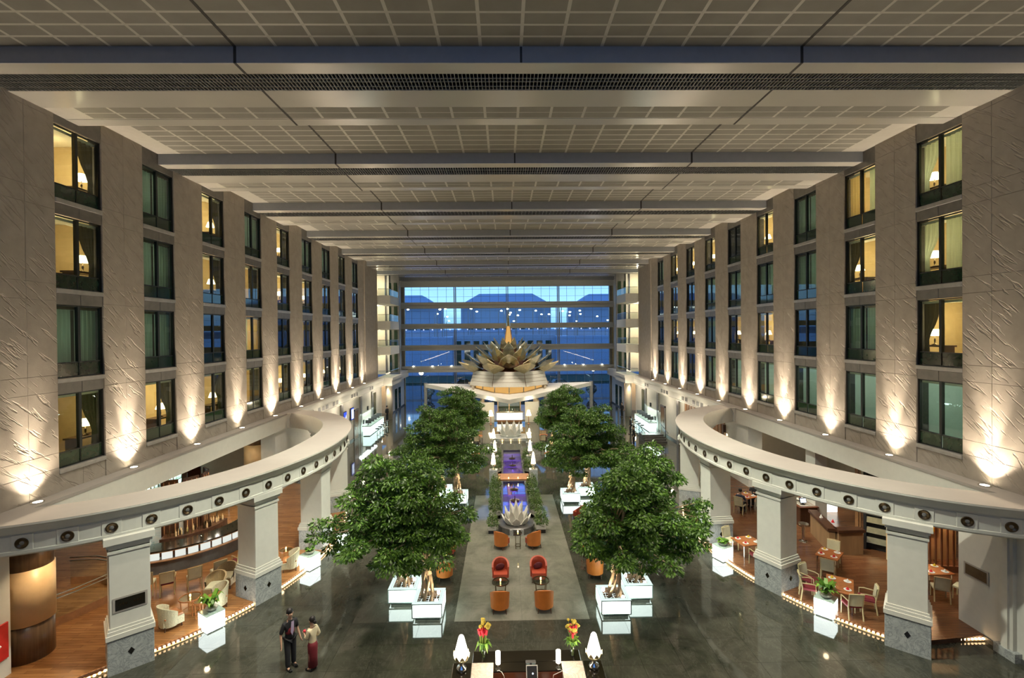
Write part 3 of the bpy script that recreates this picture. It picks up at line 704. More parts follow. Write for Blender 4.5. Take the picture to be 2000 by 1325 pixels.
# ================================================================== OUTSIDE
gr = struct('ground_outside')
MB().box(-160, 160, 75, 420, -.3, -.1).build('road_sheet', 'asphalt', gr)
MB().box(-24, 24, 75, 96, -.11, -.02).build('drive', 'floor_marble', gr)
MB().box(-120, 120, 97, 112, -.1, .25).build('lawn_strip', 'lawn', gr)
for i, (x0, x1, y, z) in enumerate(((-95, -33, 250, 29.5), (-22, 23, 250, 30), (34, 100, 250, 29.5))):
    b = thing('terminal_building', ['long blue terminal roof seen through glass on the left', 'long blue terminal roof seen through glass in the middle', 'long blue terminal roof seen through glass on the right'][i], 'building', ((x0 + x1) / 2, y, 0))
    h = (x1 - x0) / 2
    MB().prism([(-h, -8), (h, -8), (h, 12), (-h, 12)], 0, z * .80).build('wall', 'concrete', b)
    rf = MB(); rf.add([(-h, -12, z * .80), (h, -12, z * .80), (h - 9, -4, z), (-h + 9, -4, z), (-h, 14, z * .80), (h, 14, z * .80), (h - 9, 8, z), (-h + 9, 8, z)], [(0, 1, 2, 3), (5, 4, 7, 6), (3, 2, 6, 7), (0, 3, 7, 4), (1, 5, 6, 2)]); rf.build('roof', 'roof_blue', b)
    for k in range(9): MB().box(-h + 3 + k * (2 * h - 6) / 9, -h + 3 + (k + .7) * (2 * h - 6) / 9, -8.1, -8, z * .3, z * .5).build('window', 'green_glass', b)
vi = thing('viaduct', 'long elevated road with a row of small lights behind the glass', 'road', (0, 170, 0))
MB().box(-130, 130, -4, 4, 9.0, 10.4).build('deck', 'concrete', vi); MB().box(-130, 130, -4.1, -3.9, 10.4, 11.3).build('parapet', 'roof_blue', vi)
for i in range(14): MB().box(-1, 1, -1, 1, -.1, 9.0).build('pier', 'concrete', vi, (-117 + 18 * i, 0, 0))
for i in range(40): MB().sphere((0, 0, 0), .22, 5).build('deck_lamp', 'runway_glow', vi, (-58 + 3 * i, -4.3, 11.4))
gb = thing('grey_block', 'pale low building with dark left wing outside lower glass', 'building', (-4, 118, 0))
MB().box(-9, 16, 0, 12, 0, 9.6).build('wall', 'concrete', gb); MB().box(-22, -9, -2, 10, 0, 9.2).build('dark_wing', 'roof_blue', gb); MB().box(16, 30, -2, 10, 0, 9.2).build('dark_wing', 'roof_blue', gb)
for i in range(11): MB().box(-8.4 + 2.2 * i, -7 + 2.2 * i, -.06, 0, 1.5, 8.2).build('window', 'green_glass', gb)
random.seed(3)
lampp = None
for i in range(44):
    x = random.uniform(-42, 42); y = random.uniform(136, 162); z = 15.9
    lab = 'distant lamp post with pale light above the road outside'
    if lampp is None:
        lampp = thing('street_lamp', lab, 'lamp', (x, y, z - 16), 0, 'distant lamps beyond the glass wall')
        MB().tube([(0, 0, 0), (0, 0, 16), (.8, 0, 16.3)], .12, 5).build('pole', 'steel_grey', lampp); MB().sphere((.9, 0, 16.3), .36, 6, .6).build('lamp_head', 'street_lamp_glow', lampp)
    else: dup(lampp, lab, (x, y, z - 16), 0, None, random.choice((.85, .95, 1, 1.06, 1.12)))
for x, y, lab in ((-13.6, 76, 'globe street lamp outside left end of the glass wall'), (14.2, 80, 'globe street lamp outside right end of the glass wall')):
    g = thing('globe_lamp', lab, 'lamp', (x, y, 0)); MB().tube([(0, 0, 0), (0, 0, 3.7)], .06).build('pole', 'black_matte', g); MB().sphere((0, 0, 4.0), .35, 8).build('globe', 'lamp_white', g)
    MB().sphere((.7, .5, 4.3), .3, 8).build('globe', 'lamp_white', g); MB().tube([(0, 0, 3.5), (.7, .5, 3.9)], .04).build('bracket', 'black_matte', g)
for i, x in enumerate((-12.2, 13.0)):
    g = thing('clipped_bush', 'round dark bush outside the glass on the %s' % ('left' if i == 0 else 'right'), 'bush', (x, 75, 0))
    MB().lathe([(.3, 0), (.4, .5), (.42, .55)], 12).build('tub', 'slate', g); b = MB()
    rng = np.random.default_rng(i)
    for k in range(260):
        v = rng.normal(size=3); v /= np.linalg.norm(v); b.obox((v[0] * .75, v[1] * .75, 1.3 + v[2] * .75), .22, .16, .02, rng.uniform(0, 6), rng.uniform(-1, 1))
    b.build('foliage', 'tree_dark', g, kind='stuff')
for i in range(6):
    x = (-46, -38, -33, 31, 39, 47)[i]
    g = thing('roadside_tree', 'dark roadside tree beyond the glass, %s' % ('far left group' if i < 3 else 'far right group'), 'tree', (x, 104 + 2 * (i % 3), 0), 0, 'trees along the road, ' + ('left' if i < 3 else 'right'))
    MB().tube([(0, 0, 0), (.1, 0, 3)], .18).build('trunk', 'bark', g); b = MB(); rng = np.random.default_rng(i + 9)
    for k in range(200):
        v = rng.normal(size=3); v /= np.linalg.norm(v); q = rng.uniform(.5, 1) ** .4; b.obox((v[0] * 2 * q, v[1] * 2 * q, 4.6 + v[2] * 2.1 * q), .6, .4, .03, rng.uniform(0, 6), rng.uniform(-1, 1))
    b.build('foliage', 'tree_dark', g, kind='stuff')
for x, y, lab in ((-8.5, 92, 'dark car parked under the porch on the left'), (9.5, 90, 'dark car parked under the porch on the right')):
    c = thing('car', lab, 'car', (x, y, -.02), .2)
    body = MB(); pr = [(-2.1, .35), (-2.1, .8), (-1.2, .9), (-.7, 1.4), (.8, 1.42), (1.5, .95), (2.15, .85), (2.15, .35)]
    body.add([(a, -.85, z) for a, z in pr] + [(a, .85, z) for a, z in pr], [tuple(range(8)), tuple(range(15, 7, -1))] + [(i, 8 + i, 8 + (i + 1) % 8, (i + 1) % 8) for i in range(8)]); body.build('body', 'black_gloss', c)
    for a in (-1.3, 1.35):
        for q in (-.8, .8):
            wh = MB().lathe([(.32, -.1), (.32, .1)], 14).build('wheel', 'black_matte', c, (a, q, .32)); wh.rotation_euler = (PI / 2, 0, 0)
    MB().box(-.6, .75, -.86, .86, .98, 1.3).build('window', 'green_glass', c); MB().box(2.15, 2.18, -.7, -.4, .6, .75).box(2.15, 2.18, .4, .7, .6, .75).build('headlamp', 'lamp_white', c)

# ================================================================== LOTUS PAVILION
PY = 61.5
pv = thing('lotus_pavilion', 'round pavilion with white panelled drum, golden lotus petals and tall spire', 'pavilion', (0, PY, 0))
def octa(r, n=8, a=PI / 8): return [(r * math.cos(a + 2 * PI * i / n), r * math.sin(a + 2 * PI * i / n)) for i in range(n)]
MB().prism(octa(6.2), 0, .12).build('floor_disc', 'grey_marble', pv)
# white panelled drum under the petals: each side a panel of four boards
A = [octa(r) for r in (5.25, 5.1, 4.95, 4.85, 4.7)]; Zs = [3.75, 4.3, 4.7, 5.1, 5.55]
for i in range(8):
    j = (i + 1) % 8
    for k in range(4):
        e = .02
        a, b, c, d = A[k][i], A[k][j], A[k + 1][j], A[k + 1][i]
        n = Vector(((a[0] + b[0]) / 2, (a[1] + b[1]) / 2, 0)).normalized() * .05
        q = [Vector((*a, Zs[k] + e)), Vector((*b, Zs[k] + e)), Vector((*c, Zs[k + 1] - e)), Vector((*d, Zs[k + 1] - e))]
        q = [q[0].lerp(q[1], .012), q[1].lerp(q[0], .012), q[2].lerp(q[3], .012), q[3].lerp(q[2], .012)]
        MB().add([v for v in q] + [v - n for v in q], [(0, 1, 2, 3), (7, 6, 5, 4), (0, 4, 5, 1), (1, 5, 6, 2), (2, 6, 7, 3), (3, 7, 4, 0)]).build('board', 'white_lacquer', pv)
MB().prism(octa(4.4), 2.6, 3.78).build('amber_band', 'amber_glow', pv)
for a in range(16):
    MB().tube([(4.5 * math.cos(a * PI / 8), 4.5 * math.sin(a * PI / 8), 2.6), (4.5 * math.cos(a * PI / 8), 4.5 * math.sin(a * PI / 8), 3.8)], .07).build('window_post', 'white_lacquer', pv)
MB().prism(octa(4.6), 3.8, 5.4).build('drum_core', 'door_wood', pv)
def petal(L, w, up, th=.10, fold=.25):
    # folded pointed petal along +x: two facets meeting at a raised spine
    m = MB(); pr = [(0, .35), (.35, 1.0), (.7, .75), (1, .03)]
    z = lambda t: up * (t ** 1.6)
    vs = []
    for t, k in pr: vs += [(L * t, -w * k, z(t) + fold * w * k), (L * t, 0, z(t) - fold * w * k), (L * t, w * k, z(t) + fold * w * k)]
    vs2 = [(x, y, q - th) for x, y, q in vs]; n = len(vs); fs = []
    for i in range(3):
        for c in (0, 1):
            a = i * 3 + c; fs += [(a, a + 3, a + 4, a + 1), (n + a, n + a + 1, n + a + 4, n + a + 3)]
        fs += [(i * 3, n + i * 3, n + i * 3 + 3, i * 3 + 3), (i * 3 + 2, i * 3 + 5, n + i * 3 + 5, n + i * 3 + 2)]
    return m.add(vs + vs2, fs)
for n, r0, z0, L, w, up, a0, mt in ((8, 3.6, 5.45, 3.0, 1.35, 1.25, PI / 8, 'gold_metal'), (8, 2.6, 5.8, 2.9, 1.25, 1.9, 0, 'silver_gold'), (8, 2.0, 6.4, 2.4, 1.0, 2.1, PI / 8, 'silver_gold'), (8, 1.4, 7.1, 1.8, .75, 2.0, 0, 'silver_gold'), (8, .9, 7.9, 1.1, .5, 1.7, PI / 8, 'silver_gold')):
    me = petal(L, w, up).mesh('petal', mt)
    for i in range(n):
        a = a0 + 2 * PI * i / n; inst('petal', me, pv, (r0 * math.cos(a), r0 * math.sin(a), z0), a)
MB().lathe([(3.9, 5.4), (2.9, 5.9), (1.6, 7.0), (.9, 8.2), (.7, 8.6)], 8, a0=PI / 8, a1=PI / 8 + 2 * PI).build('petal_core', 'red_wood', pv)
MB().lathe([(.62, 8.4), (.42, 9.8), (.25, 11.0)], 8).build('spire_lantern', 'amber_glow', pv)
MB().lathe([(.26, 11.0), (.14, 12.0), (.03, 13.3), (.001, 14.4)], 8, caps=False).build('spire', 'silver_gold', pv)
for i in range(4):
    a = PI / 4 + i * PI / 2; MB().tube([(.75 * math.cos(a), .75 * math.sin(a), 8.3), (.3 * math.cos(a), .3 * math.sin(a), 11)], .06).build('spire_rib', 'copper_wood', pv)
light('POINT', (0, PY, 8.6), 260, (1, .7, .3), .3)
# broad canopy with a point towards the visitor
cp = [(-10.2, 58.6), (-3.2, 54.6), (0, 53.0), (3.2, 54.6), (10.1, 58.6), (5.2, 64), (-5.2, 64)]; cz = [3.65, 2.75, 2.35, 2.75, 3.65, 3.0, 3.0]
cn = MB(); n = len(cp); th = .45
cn.add([(x, y - PY, z) for (x, y), z in zip(cp, cz)] + [(x, y - PY, z + th) for (x, y), z in zip(cp, cz)] + [(0, 0, 2.55), (0, 0, 3.0)],
       [(i, n + i, n + (i + 1) % n, (i + 1) % n) for i in range(n)] + [(2 * n, (i + 1) % n, i) for i in range(n)] + [(2 * n + 1, n + i, n + (i + 1) % n) for i in range(n)])
cn.build('canopy', 'plaster', pv)
for x in (-10.1, 10.0): MB().box(x - .17, x + .17, -2.95, -2.6, 0, 4.2).build('canopy_post', 'steel_grey', pv)
for s in (-1, 1):
    MB().box(*YX(s, 1.75, 3.3), -6.8, -6.6, 0, 2.3).build('front_wall', 'white_lacquer', pv); MB().box(*YX(s, 3.2, 3.4), -6.6, 2, 0, 2.4).build('side_wall', 'warm_plaster', pv)
    for i in range(3): MB().lathe([(.16, 0), (.16, 3.8)], 12).build('column', 'warm_plaster', pv, (s * (4.3 + .4 * i), -3.6 + 2.6 * i, 0))
MB().box(-1.4, 1.4, -1.2, -1.0, .1, 2.5).build('glass_doors', 'green_glass', pv)
for x in (-1.45, -.05, 1.35): MB().box(x, x + .1, -1.3, -1.2, .1, 2.5).build('door_post', 'amber_panel', pv)
light('POINT', (0, PY - 3.5, 2.2), 160, (1, .82, .5), .2)
light('POINT', (-2.4, PY - 7.8, 2.7), 40, (1, .85, .6), .1); light('POINT', (2.4, PY - 7.8, 2.7), 40, (1, .85, .6), .1)
for q in (-4.5, 0, 4.5): light('SPOT', (q, PY - 11, 16.5), 3000, SOFT, .15, (q * .6, PY - 4.5, 5.5), 26, .7)
bc = thing('bar_counter', 'bright glowing counter front inside pavilion doorway', 'counter', (0, 55.2, 0))
MB().box(-1.45, 1.45, -.3, .3, .25, 1.05).build('lit_front', 'buffet_glow', bc); MB().box(-1.55, 1.55, -.4, .4, 1.05, 1.12).build('worktop', 'white_lacquer', bc); MB().box(-1.4, 1.4, -.28, .28, 0, .25).build('plinth', 'copper_wood', bc)
for i in range(9):
    b = MB().lathe([(.05, 0), (.05, .2), (.02, .28), (.02, .36)], 8).build('bottle', 'vase_glass' if i % 2 else 'brass_dark', None, (-1.2 + .3 * i, 55.3 + .1 * (i % 3), 1.12)); tag(b, 'small bottle standing on glowing pavilion counter', 'bottle', 'bottles on the pavilion counter')
for s in (-1, 1):
    l = thing('shaded_lamp', 'small lamp with cream cone shade beside pavilion entrance on %s' % ('left' if s < 0 else 'right'), 'lamp', (s * 2.1, 53.6, 0))
    MB().lathe([(.16, 0), (.14, .05), (.04, .1), (.04, .95)], 10).build('stand', 'copper_wood', l); MB().lathe([(.3, .95), (.12, 1.55)], 14).build('lamp_shade', 'shade_glow', l)
# ================================================================== PILLARS OF THE OVAL ARCADES
def ring_box(m, h, z0, z1): return m.box(-h, h, -h, h, z0, z1)
PB = MB().bbox(-.57, .57, -.57, .57, 0, 1.06, .01).mesh('base', 'grey_marble')
PM = ring_box(ring_box(ring_box(MB(), .60, 1.06, 1.20), .565, 1.20, 1.30), .535, 1.30, 1.38).mesh('base_moulding', 'beam_white')
PS = MB().bbox(-.50, .50, -.50, .50, 1.38, 3.74, .012).mesh('shaft', 'beam_white')
PC = ring_box(ring_box(ring_box(ring_box(MB(), .53, 3.62, 3.70), .50, 3.70, 3.82), .56, 3.82, 3.92), .62, 3.92, 4.12).mesh('capital', 'beam_white')
PD = MB().add([(0, -.578, .45), (.085, -.578, .565), (0, -.578, .68), (-.085, -.578, .565), (0, -.565, .45), (.085, -.565, .565), (0, -.565, .68), (-.085, -.565, .565)], [(0, 1, 2, 3), (0, 4, 5, 1), (1, 5, 6, 2), (2, 6, 7, 3), (3, 7, 4, 0)]).mesh('diamond_inlay', 'black_gloss')
pl0 = None
PILL = [(12.41, 15.33, -48.6), (10.2, 18.95, -26), (9.6, 23.15, -3), (10.2, 27.85, 26), (12.41, 31.5, 48.6)]
for s in (-1, 1):
    for i, (x, y, a) in enumerate(PILL):
        lab = 'white square pillar on grey marble base, %s oval arcade, %s from the camera' % ('left' if s < 0 else 'right', ORD[i])
        ang = math.radians(a if s > 0 else -a) + (PI if s > 0 else 0)
        # local -y face carries an inlay; face normal (s*cos, sin)
        nrm = math.atan2(math.sin(math.radians(a)), -s * math.cos(math.radians(a)))
        rz = nrm + PI / 2
        if pl0 is None:
            pl0 = thing('square_pillar', lab, 'pillar', (s * x, y, 0), rz, 'pillars of the oval arcades')
            for nm, me in (('base', PB), ('base_moulding', PM), ('shaft', PS), ('capital', PC)): inst(nm, me, pl0)
            for q in range(4): inst('diamond_inlay', PD, pl0, (0, 0, 0), q * PI / 2)
        else: dup(pl0, lab, (s * x, y, 0), rz)
def plaque(x, y, z, rz, lab, mt, border):
    t = thing('name_plaque', lab, 'sign', (x, y, z), rz)
    MB().box(-.36, .36, -.02, 0, -.17, .17).build('plate', mt, t); b = MB()
    b.box(-.42, .42, -.012, 0, .17, .22).box(-.42, .42, -.012, 0, -.22, -.17).box(-.42, -.36, -.012, 0, -.17, .17).box(.36, .42, -.012, 0, -.17, .17); b.build('border', border, t)
    g = MB()
    for i in range(8):
        if i in (3, 4) : continue
        g.box(-.26 + .068 * i, -.215 + .068 * i, -.024, -.02, -.03, .05 if i % 2 else .03)
    g.build('lettering', 'brass_dark', t, kind='stuff')
a = math.radians(-48.6); nx, ny = math.cos(a), math.sin(a)
plaque(-12.41 + nx * .51, 15.33 + ny * .51, 2.05, math.atan2(ny, nx) + PI / 2, 'dark bronze plaque on nearest left pillar', 'black_gloss', 'plaster_top')

# ================================================================== PLANTERS AND TREES
def planter_meshes():
    a = MB(); h = .52
    for q in ((-h, h, -h, -h + .07), (-h, h, h - .07, h), (-h, -h + .07, -h + .07, h - .07), (h - .07, h, -h + .07, h - .07)): a.box(*q, .13, .585)
    r = MB(); k = .535
    for q in ((-k, k, -k, -k + .15), (-k, k, k - .15, k), (-k, -k + .15, -k + .15, k - .15), (k - .15, k, -k + .15, k - .15)): r.box(*q, .60, .62)
    fr = MB()
    for x in (-h, h):
        for y in (-h, h): fr.box(x - .02, x + .02, y - .02, y + .02, .11, .6)
    for z in (.12, .595):
        for q in (-h, h): fr.box(-h - .018, h + .018, q - .018, q + .018, z - .018, z + .018).box(q - .018, q + .018, -h, h, z - .018, z + .018)
    li = MB(); k = .44
    for q in ((-k, k, -k, -k + .01), (-k, k, k - .01, k), (-k, -k + .01, -k, k), (k - .01, k, -k, k)): li.box(*q, .4, .62)
    global PLI; PLI = li.mesh('liner', 'soil')
    return a.mesh('lit_side', 'planter_side_glow'), r.mesh('lit_rim', 'planter_glow'), fr.mesh('frame', 'planter_frame')
PLA, PLR, PLF = planter_meshes()
PLB = MB().box(-.44, .44, -.44, .44, 0, .12).mesh('plinth', 'planter_base'); 
_s = MB(); 
for i in range(6):
    for j in range(6):
        _s.add([(-.4 + .133 * i, -.4 + .133 * j, .50 + .03 * ((i * 7 + j * 3) % 4) / 3), (-.27 + .133 * i, -.4 + .133 * j, .50 + .03 * (((i + 1) * 7 + j * 3) % 4) / 3), (-.27 + .133 * i, -.27 + .133 * j, .50 + .03 * (((i + 1) * 7 + (j + 1) * 3) % 4) / 3), (-.4 + .133 * i, -.27 + .133 * j, .50 + .03 * ((i * 7 + (j + 1) * 3) % 4) / 3)], [(0, 1, 2, 3)])
PLS = _s.mesh('soil', 'soil')
PSL = MB().lathe([(.05, 0), (.06, .06), (.055, .12), (.0001, .125)], 10, caps=False).mesh('tree_spot', 'lamp_white')
def leaves(centers, rad, n_each, seed, L=.13, Wd=.06, flat=.45):
    rng = np.random.default_rng(seed); P = []; A = []; Nn = []
    for c, r in zip(centers, rad):
        n = int(n_each * (r / .6) ** 2); v = rng.normal(size=(n, 3)); v /= np.linalg.norm(v, axis=1)[:, None]; q = rng.uniform(.35, 1.0, n) ** .55
        p = v * q[:, None] * r; p[:, 2] *= flat; p[:, 2] -= .25 * (p[:, 0] ** 2 + p[:, 1] ** 2) / r
        P.append(p + np.array(c)); d = v.copy(); d[:, 2] = d[:, 2] * .3 - .55 + rng.normal(0, .25, n); d += rng.normal(0, .35, (n, 3)); d /= np.linalg.norm(d, axis=1)[:, None]; A.append(d)
        u = np.cross(d, rng.normal(size=(n, 3)) * .5 + np.array([0, 0, 1.0])); u /= np.linalg.norm(u, axis=1)[:, None] + 1e-9; Nn.append(u)
    P = np.concatenate(P); A = np.concatenate(A); U = np.concatenate(Nn); n = len(P)
    sc = rng.uniform(.7, 1.25, n)[:, None]
    v = np.stack([P, P + A * L * sc * .45 + U * Wd * sc * .5, P + A * L * sc, P + A * L * sc * .45 - U * Wd * sc * .5], 1).reshape(-1, 3)
    return v.astype(np.float32), n
def quads_mesh(name, v, n, mt):
    me = bpy.data.meshes.new(name); me.vertices.add(4 * n); me.vertices.foreach_set('co', v.ravel()); me.loops.add(4 * n); me.loops.foreach_set('vertex_index', np.arange(4 * n, dtype=np.int32))
    me.polygons.add(n); me.polygons.foreach_set('loop_start', np.arange(0, 4 * n, 4, dtype=np.int32)); me.update(calc_edges=True); me.materials.append(M[mt]); return me
def make_tree(seed, R, lean):
    rng = random.Random(seed); cs, rs, br = [], [], MB()
    for lv, (z, rr, k) in enumerate(((2.45, .74, 7), (2.85, 1.0, 10), (3.4, .95, 10), (3.95, .80, 8), (4.5, .60, 7), (5.0, .40, 5), (5.45, .16, 2))):
        for i in range(k):
            a = 2 * PI * (i + .5 * (lv % 2)) / k + rng.uniform(-.3, .3); r = R * rr * rng.uniform(.55, 1.22)
            cs.append((lean[0] * z / 3 + r * math.cos(a), lean[1] * z / 3 + r * math.sin(a), z + rng.uniform(-.22, .22) - .10 * r)); rs.append(rng.uniform(.36, .60))
            if rng.random() < .5:
                b0 = Vector((lean[0] * .4, lean[1] * .4, min(z - .6, 2.9) + .3)); e = Vector(cs[-1])
                br.tube([b0 * .6 + Vector((0, 0, b0.z * .4)), (b0 + e) / 2 + Vector((0, 0, .18)), e], .035, 5, .012)
    for lv, z in enumerate((2.4, 3.0, 3.7, 4.4)):
        for i in range(3):
            a = rng.uniform(0, 6.28); cs.append((lean[0] * z / 3 + R * .35 * math.cos(a), lean[1] * z / 3 + R * .35 * math.sin(a), z)); rs.append(.5)
    for i in range(6):
        a = rng.uniform(-1.6, 1.6); z = rng.uniform(2.2, 3.3); r = R * rng.uniform(1.2, 1.42); e = Vector((lean[0] * z / 3 + r * math.cos(a), lean[1] * z / 3 + r * math.sin(a), z)); cs += [tuple(e), tuple(e * .86 + Vector((0, 0, .45)))]; rs += [.34, .36]
        br.tube([Vector((lean[0] * .5, 0, 2.3)), e * .6 + Vector((0, 0, 1.2)), e], .04, 5, .012)
    v, n = leaves(cs, rs, 560, seed, .14, .065, .38)
    tk = MB()
    for q in range(5):
        ph = q * 2 * PI / 5; pts = []
        for t in range(9):
            z = .5 + t * .24; rad = .17 * (1.35 - .75 * min(1, t / 5)) + (.10 * (t - 6) if t > 6 else 0)
            pts.append((rad * math.cos(ph + t * .42) + lean[0] * z / 4, rad * math.sin(ph + t * .42) + lean[1] * z / 4, z))
        tk.tube(pts, .062, 6, .045)
    tk.tube([(0, 0, 1.4), (lean[0] * .8, lean[1] * .8, 2.6), (lean[0] * 1.2, lean[1] * 1.2, 3.7), (lean[0] * 1.6, lean[1] * 1.6, 5.0)], .11, 7, .03)
    return tk.mesh('trunk', 'bark', True), br.mesh('branch', 'bark', True), quads_mesh('foliage', v, n, 'ficus_leaf')
TREES = [make_tree(11, 1.7, (.35, -.1)), make_tree(23, 1.95, (.45, .15)), make_tree(37, 1.9, (.35, .1))]
PAIR = [(3.36, 17.58, 0, 0), (4.44, 18.58, 1, 0), (3.36, 29.0, 2, 1), (4.44, 30.05, 1, 1), (3.4, 40.6, 0, 2), (4.5, 41.7, 2, 2)]
POSW = ['nearest pair', 'middle pair', 'farthest pair']
planter0 = None
for s in (-1, 1):
    side = 'left' if s < 0 else 'right'
    for x, y, ti, g in PAIR:
        io = 'inner' if x < 3.9 else 'outer'
        lab = 'glowing white square planter box, %s one of the %s on the %s' % (io, POSW[g], side)
        if planter0 is None:
            planter0 = thing('planter_box', lab, 'planter', (s * x, y, 0), 0, 'glowing tree planters')
            for nm, me in (('lit_side', PLA), ('lit_rim', PLR), ('frame', PLF), ('plinth', PLB), ('soil', PLS), ('liner', PLI)): inst(nm, me, planter0)
            for q in ((-.3, .3), (.3, .3), (.3, -.3)): inst('tree_spot', PSL, planter0, (*q, .52))
        else: dup(planter0, lab, (s * x, y, 0))
        t = thing('ficus_tree', 'bushy green ficus tree with braided trunk, %s of the %s on the %s' % (io, POSW[g], side), 'tree', (s * x, y, 0), (0 if s > 0 else PI) + (.5, -.45, .25)[g] * (1 if ti else -.6), 'ficus trees in lit planters')
        tk, br, fo = TREES[ti]; inst('trunk', tk, t); inst('branch', br, t); inst('foliage', fo, t, kind='stuff')
        light('SPOT', (s * (x - .3), y - .28, .68), 85, (1, .80, .52), .05, (s * x, y, 2.4), 100, .6)
        light('SPOT', (s * (x + .25), y + .3, .68), 60, (1, .80, .52), .05, (s * x, y, 3.0), 110, .6)

# ================================================================== ARMCHAIRS AND GLASS TABLES
def armchair(name, lab, mt, inner, loc, rz, cushion=False):
    # local: back towards -y, open side towards +y
    t = thing(name, lab, 'armchair', loc, rz, 'lounge armchairs')
    n = 16; sh = MB(); prof = []
    outer = []
    for i in range(n + 1):
        a = PI * (-.06 + 1.12 * i / n) + PI       # wraps round the back
        k = abs(i - n / 2) / (n / 2); outer.append((.36 * math.cos(a) * (1.0 if k < .99 else 1), .34 * math.sin(a) * (1.0) + .02, .86 - .26 * k ** 2.2))
    ib = [(x * .80, y * .78 + .01, z) for x, y, z in outer]
    def lay(pts, z): return [(x * .93, y * .93, z) for x, y, _ in pts]
    top_o, top_i = outer, [(x, y, z - .01) for x, y, z in ib]
    sh.strip(lay(outer, .16), top_o).strip(top_o, top_i)
    sh.add(lay(outer, .16) + lay(ib, .16), [(i, n + 1 + i, n + 2 + i, i + 1) for i in range(n)])
    sh.add([lay(outer, .16)[0], top_o[0], top_i[0], lay(ib, .16)[0]], [(0, 1, 2, 3)]); sh.add([lay(outer, .16)[n], top_o[n], top_i[n], lay(ib, .16)[n]], [(3, 2, 1, 0)])
    sh.build('shell', mt, t, smooth=False)
    li = MB(); li.strip(top_i, lay(ib, .16)); li.build('inner_back', inner, t, smooth=True)
    se = MB(); poly = [(x * .99, y) for x, y, z in ib] + [(-.27, .33), (.27, .33)] if False else [(-.27, .34), (-.29, -.02), (-.22, -.20), (0, -.26), (.22, -.20), (.29, -.02), (.27, .34)]
    se.prism(poly[::-1], .17, .42); se.build('seat', inner, t)
    for x, y in ((-.25, .26), (.25, .26), (-.22, -.22), (.22, -.22)): MB().tube([(x, y, .18), (x * 1.1, y * 1.1, 0)], .022, 6, .014).build('leg', 'dark_wood', t)
    if cushion:
        c = MB().sphere((0, 0, 0), .2, 8, .35).build('cushion', 'maroon_cushion', t, (.02, -.06, .55)); c.rotation_euler = (1.1, 0, .3)
    return t
ACH = [(-.79, 17.62, 0, 0, 'orange armchair facing away, nearest the desk on left of the aisle'), (.83, 17.62, 0, 0, 'orange armchair facing away, nearest the desk on right of the aisle'),
       (-.78, 19.75, PI, 1, 'red armchair with maroon cushion facing camera, left of the aisle'), (.78, 19.8, PI, 1, 'red armchair with maroon cushion facing camera, right of the aisle'),
       (-.78, 22.8, -.55, 0, 'orange armchair turned to small round table, left before the lotus'), (.78, 22.8, .55, 0, 'orange armchair turned to small round table, right before the lotus'),
       (-3.1, 20.0, .2, 0, 'orange armchair half behind nearest left planter'), (3.15, 20.0, -.1, 0, 'orange armchair half behind nearest right planter'),
       (-3.55, 26.0, -.7, 1, 'dark red armchair under left middle tree'), (3.55, 26.2, .9, 1, 'dark red armchair under right middle tree'),
       (3.2, 22.0, PI, 1, 'red armchair facing camera behind right planter table'), (-3.2, 22.2, PI, 1, 'red armchair facing camera behind left planter table')]
for x, y, rz, red, lab in ACH: armchair('lounge_armchair', lab, 'orange_leather' if not red else 'red_leather', 'red_leather', (x, y, 0), rz, red == 1)
def round_table(x, y, r, h, lab, top='vase_glass', frame='brass_dark'):
    t = thing('round_table', lab, 'table', (x, y, 0), 0, 'small round tables')
    MB().lathe([(r * .95, h - .015), (r * .95, h)], 24).build('table_top', top, t)
    rim = MB().lathe([(r * .95, h - .03), (r, h - .03), (r, h + .01), (r * .95, h + .01), (r * .95, h - .03)], 24, caps=False); rim.build('rim', frame, t)
    for i in range(4):
        a = PI / 4 + i * PI / 2; MB().tube([(r * .85 * math.cos(a), r * .85 * math.sin(a), h - .03), (r * .7 * math.cos(a), r * .7 * math.sin(a), 0)], .016).build('leg', frame, t)
    MB().lathe([(r * .70, .12), (r * .74, .12), (r * .74, .145), (r * .70, .145), (r * .70, .12)], 20, caps=False).build('foot_ring', frame, t); return t
cd0 = None
def candle(x, y, z, lab, lit=1.2):
    global cd0
    if cd0 is None:
        cd0 = thing('candle_glass', lab, 'candle', (x, y, z), 0, 'small candle lights')
        MB().lathe([(.035, 0), (.045, .10), (.043, .10), (.034, .012)], 10).build('holder', 'vase_glass', cd0); MB().lathe([(.02, .02), (.026, .06), (.0001, .12)], 8, caps=False).build('flame', 'candle_flame', cd0)
    else: dup(cd0, lab, (x, y, z))
    light('POINT', (x, y, z + .17), lit, (1, .6, .25), .03)
for x, y, r, lab in ((-.77, 18.5, .33, 'round glass table with candle between chairs, left of the aisle'), (.78, 18.55, .33, 'round glass table with candle between chairs, right of the aisle'), (0.02, 22.75, .20, 'tall small round table in the middle of the aisle'), (3.1, 20.8, .28, 'round glass table behind nearest right planter'), (-3.15, 21.0, .28, 'round glass table behind nearest left planter')):
    round_table(x, y, r, .62 if r > .25 else .72, lab); candle(x, y, .62 if r > .25 else .72, 'small lit candle glass on ' + lab.replace('with candle ', ''))

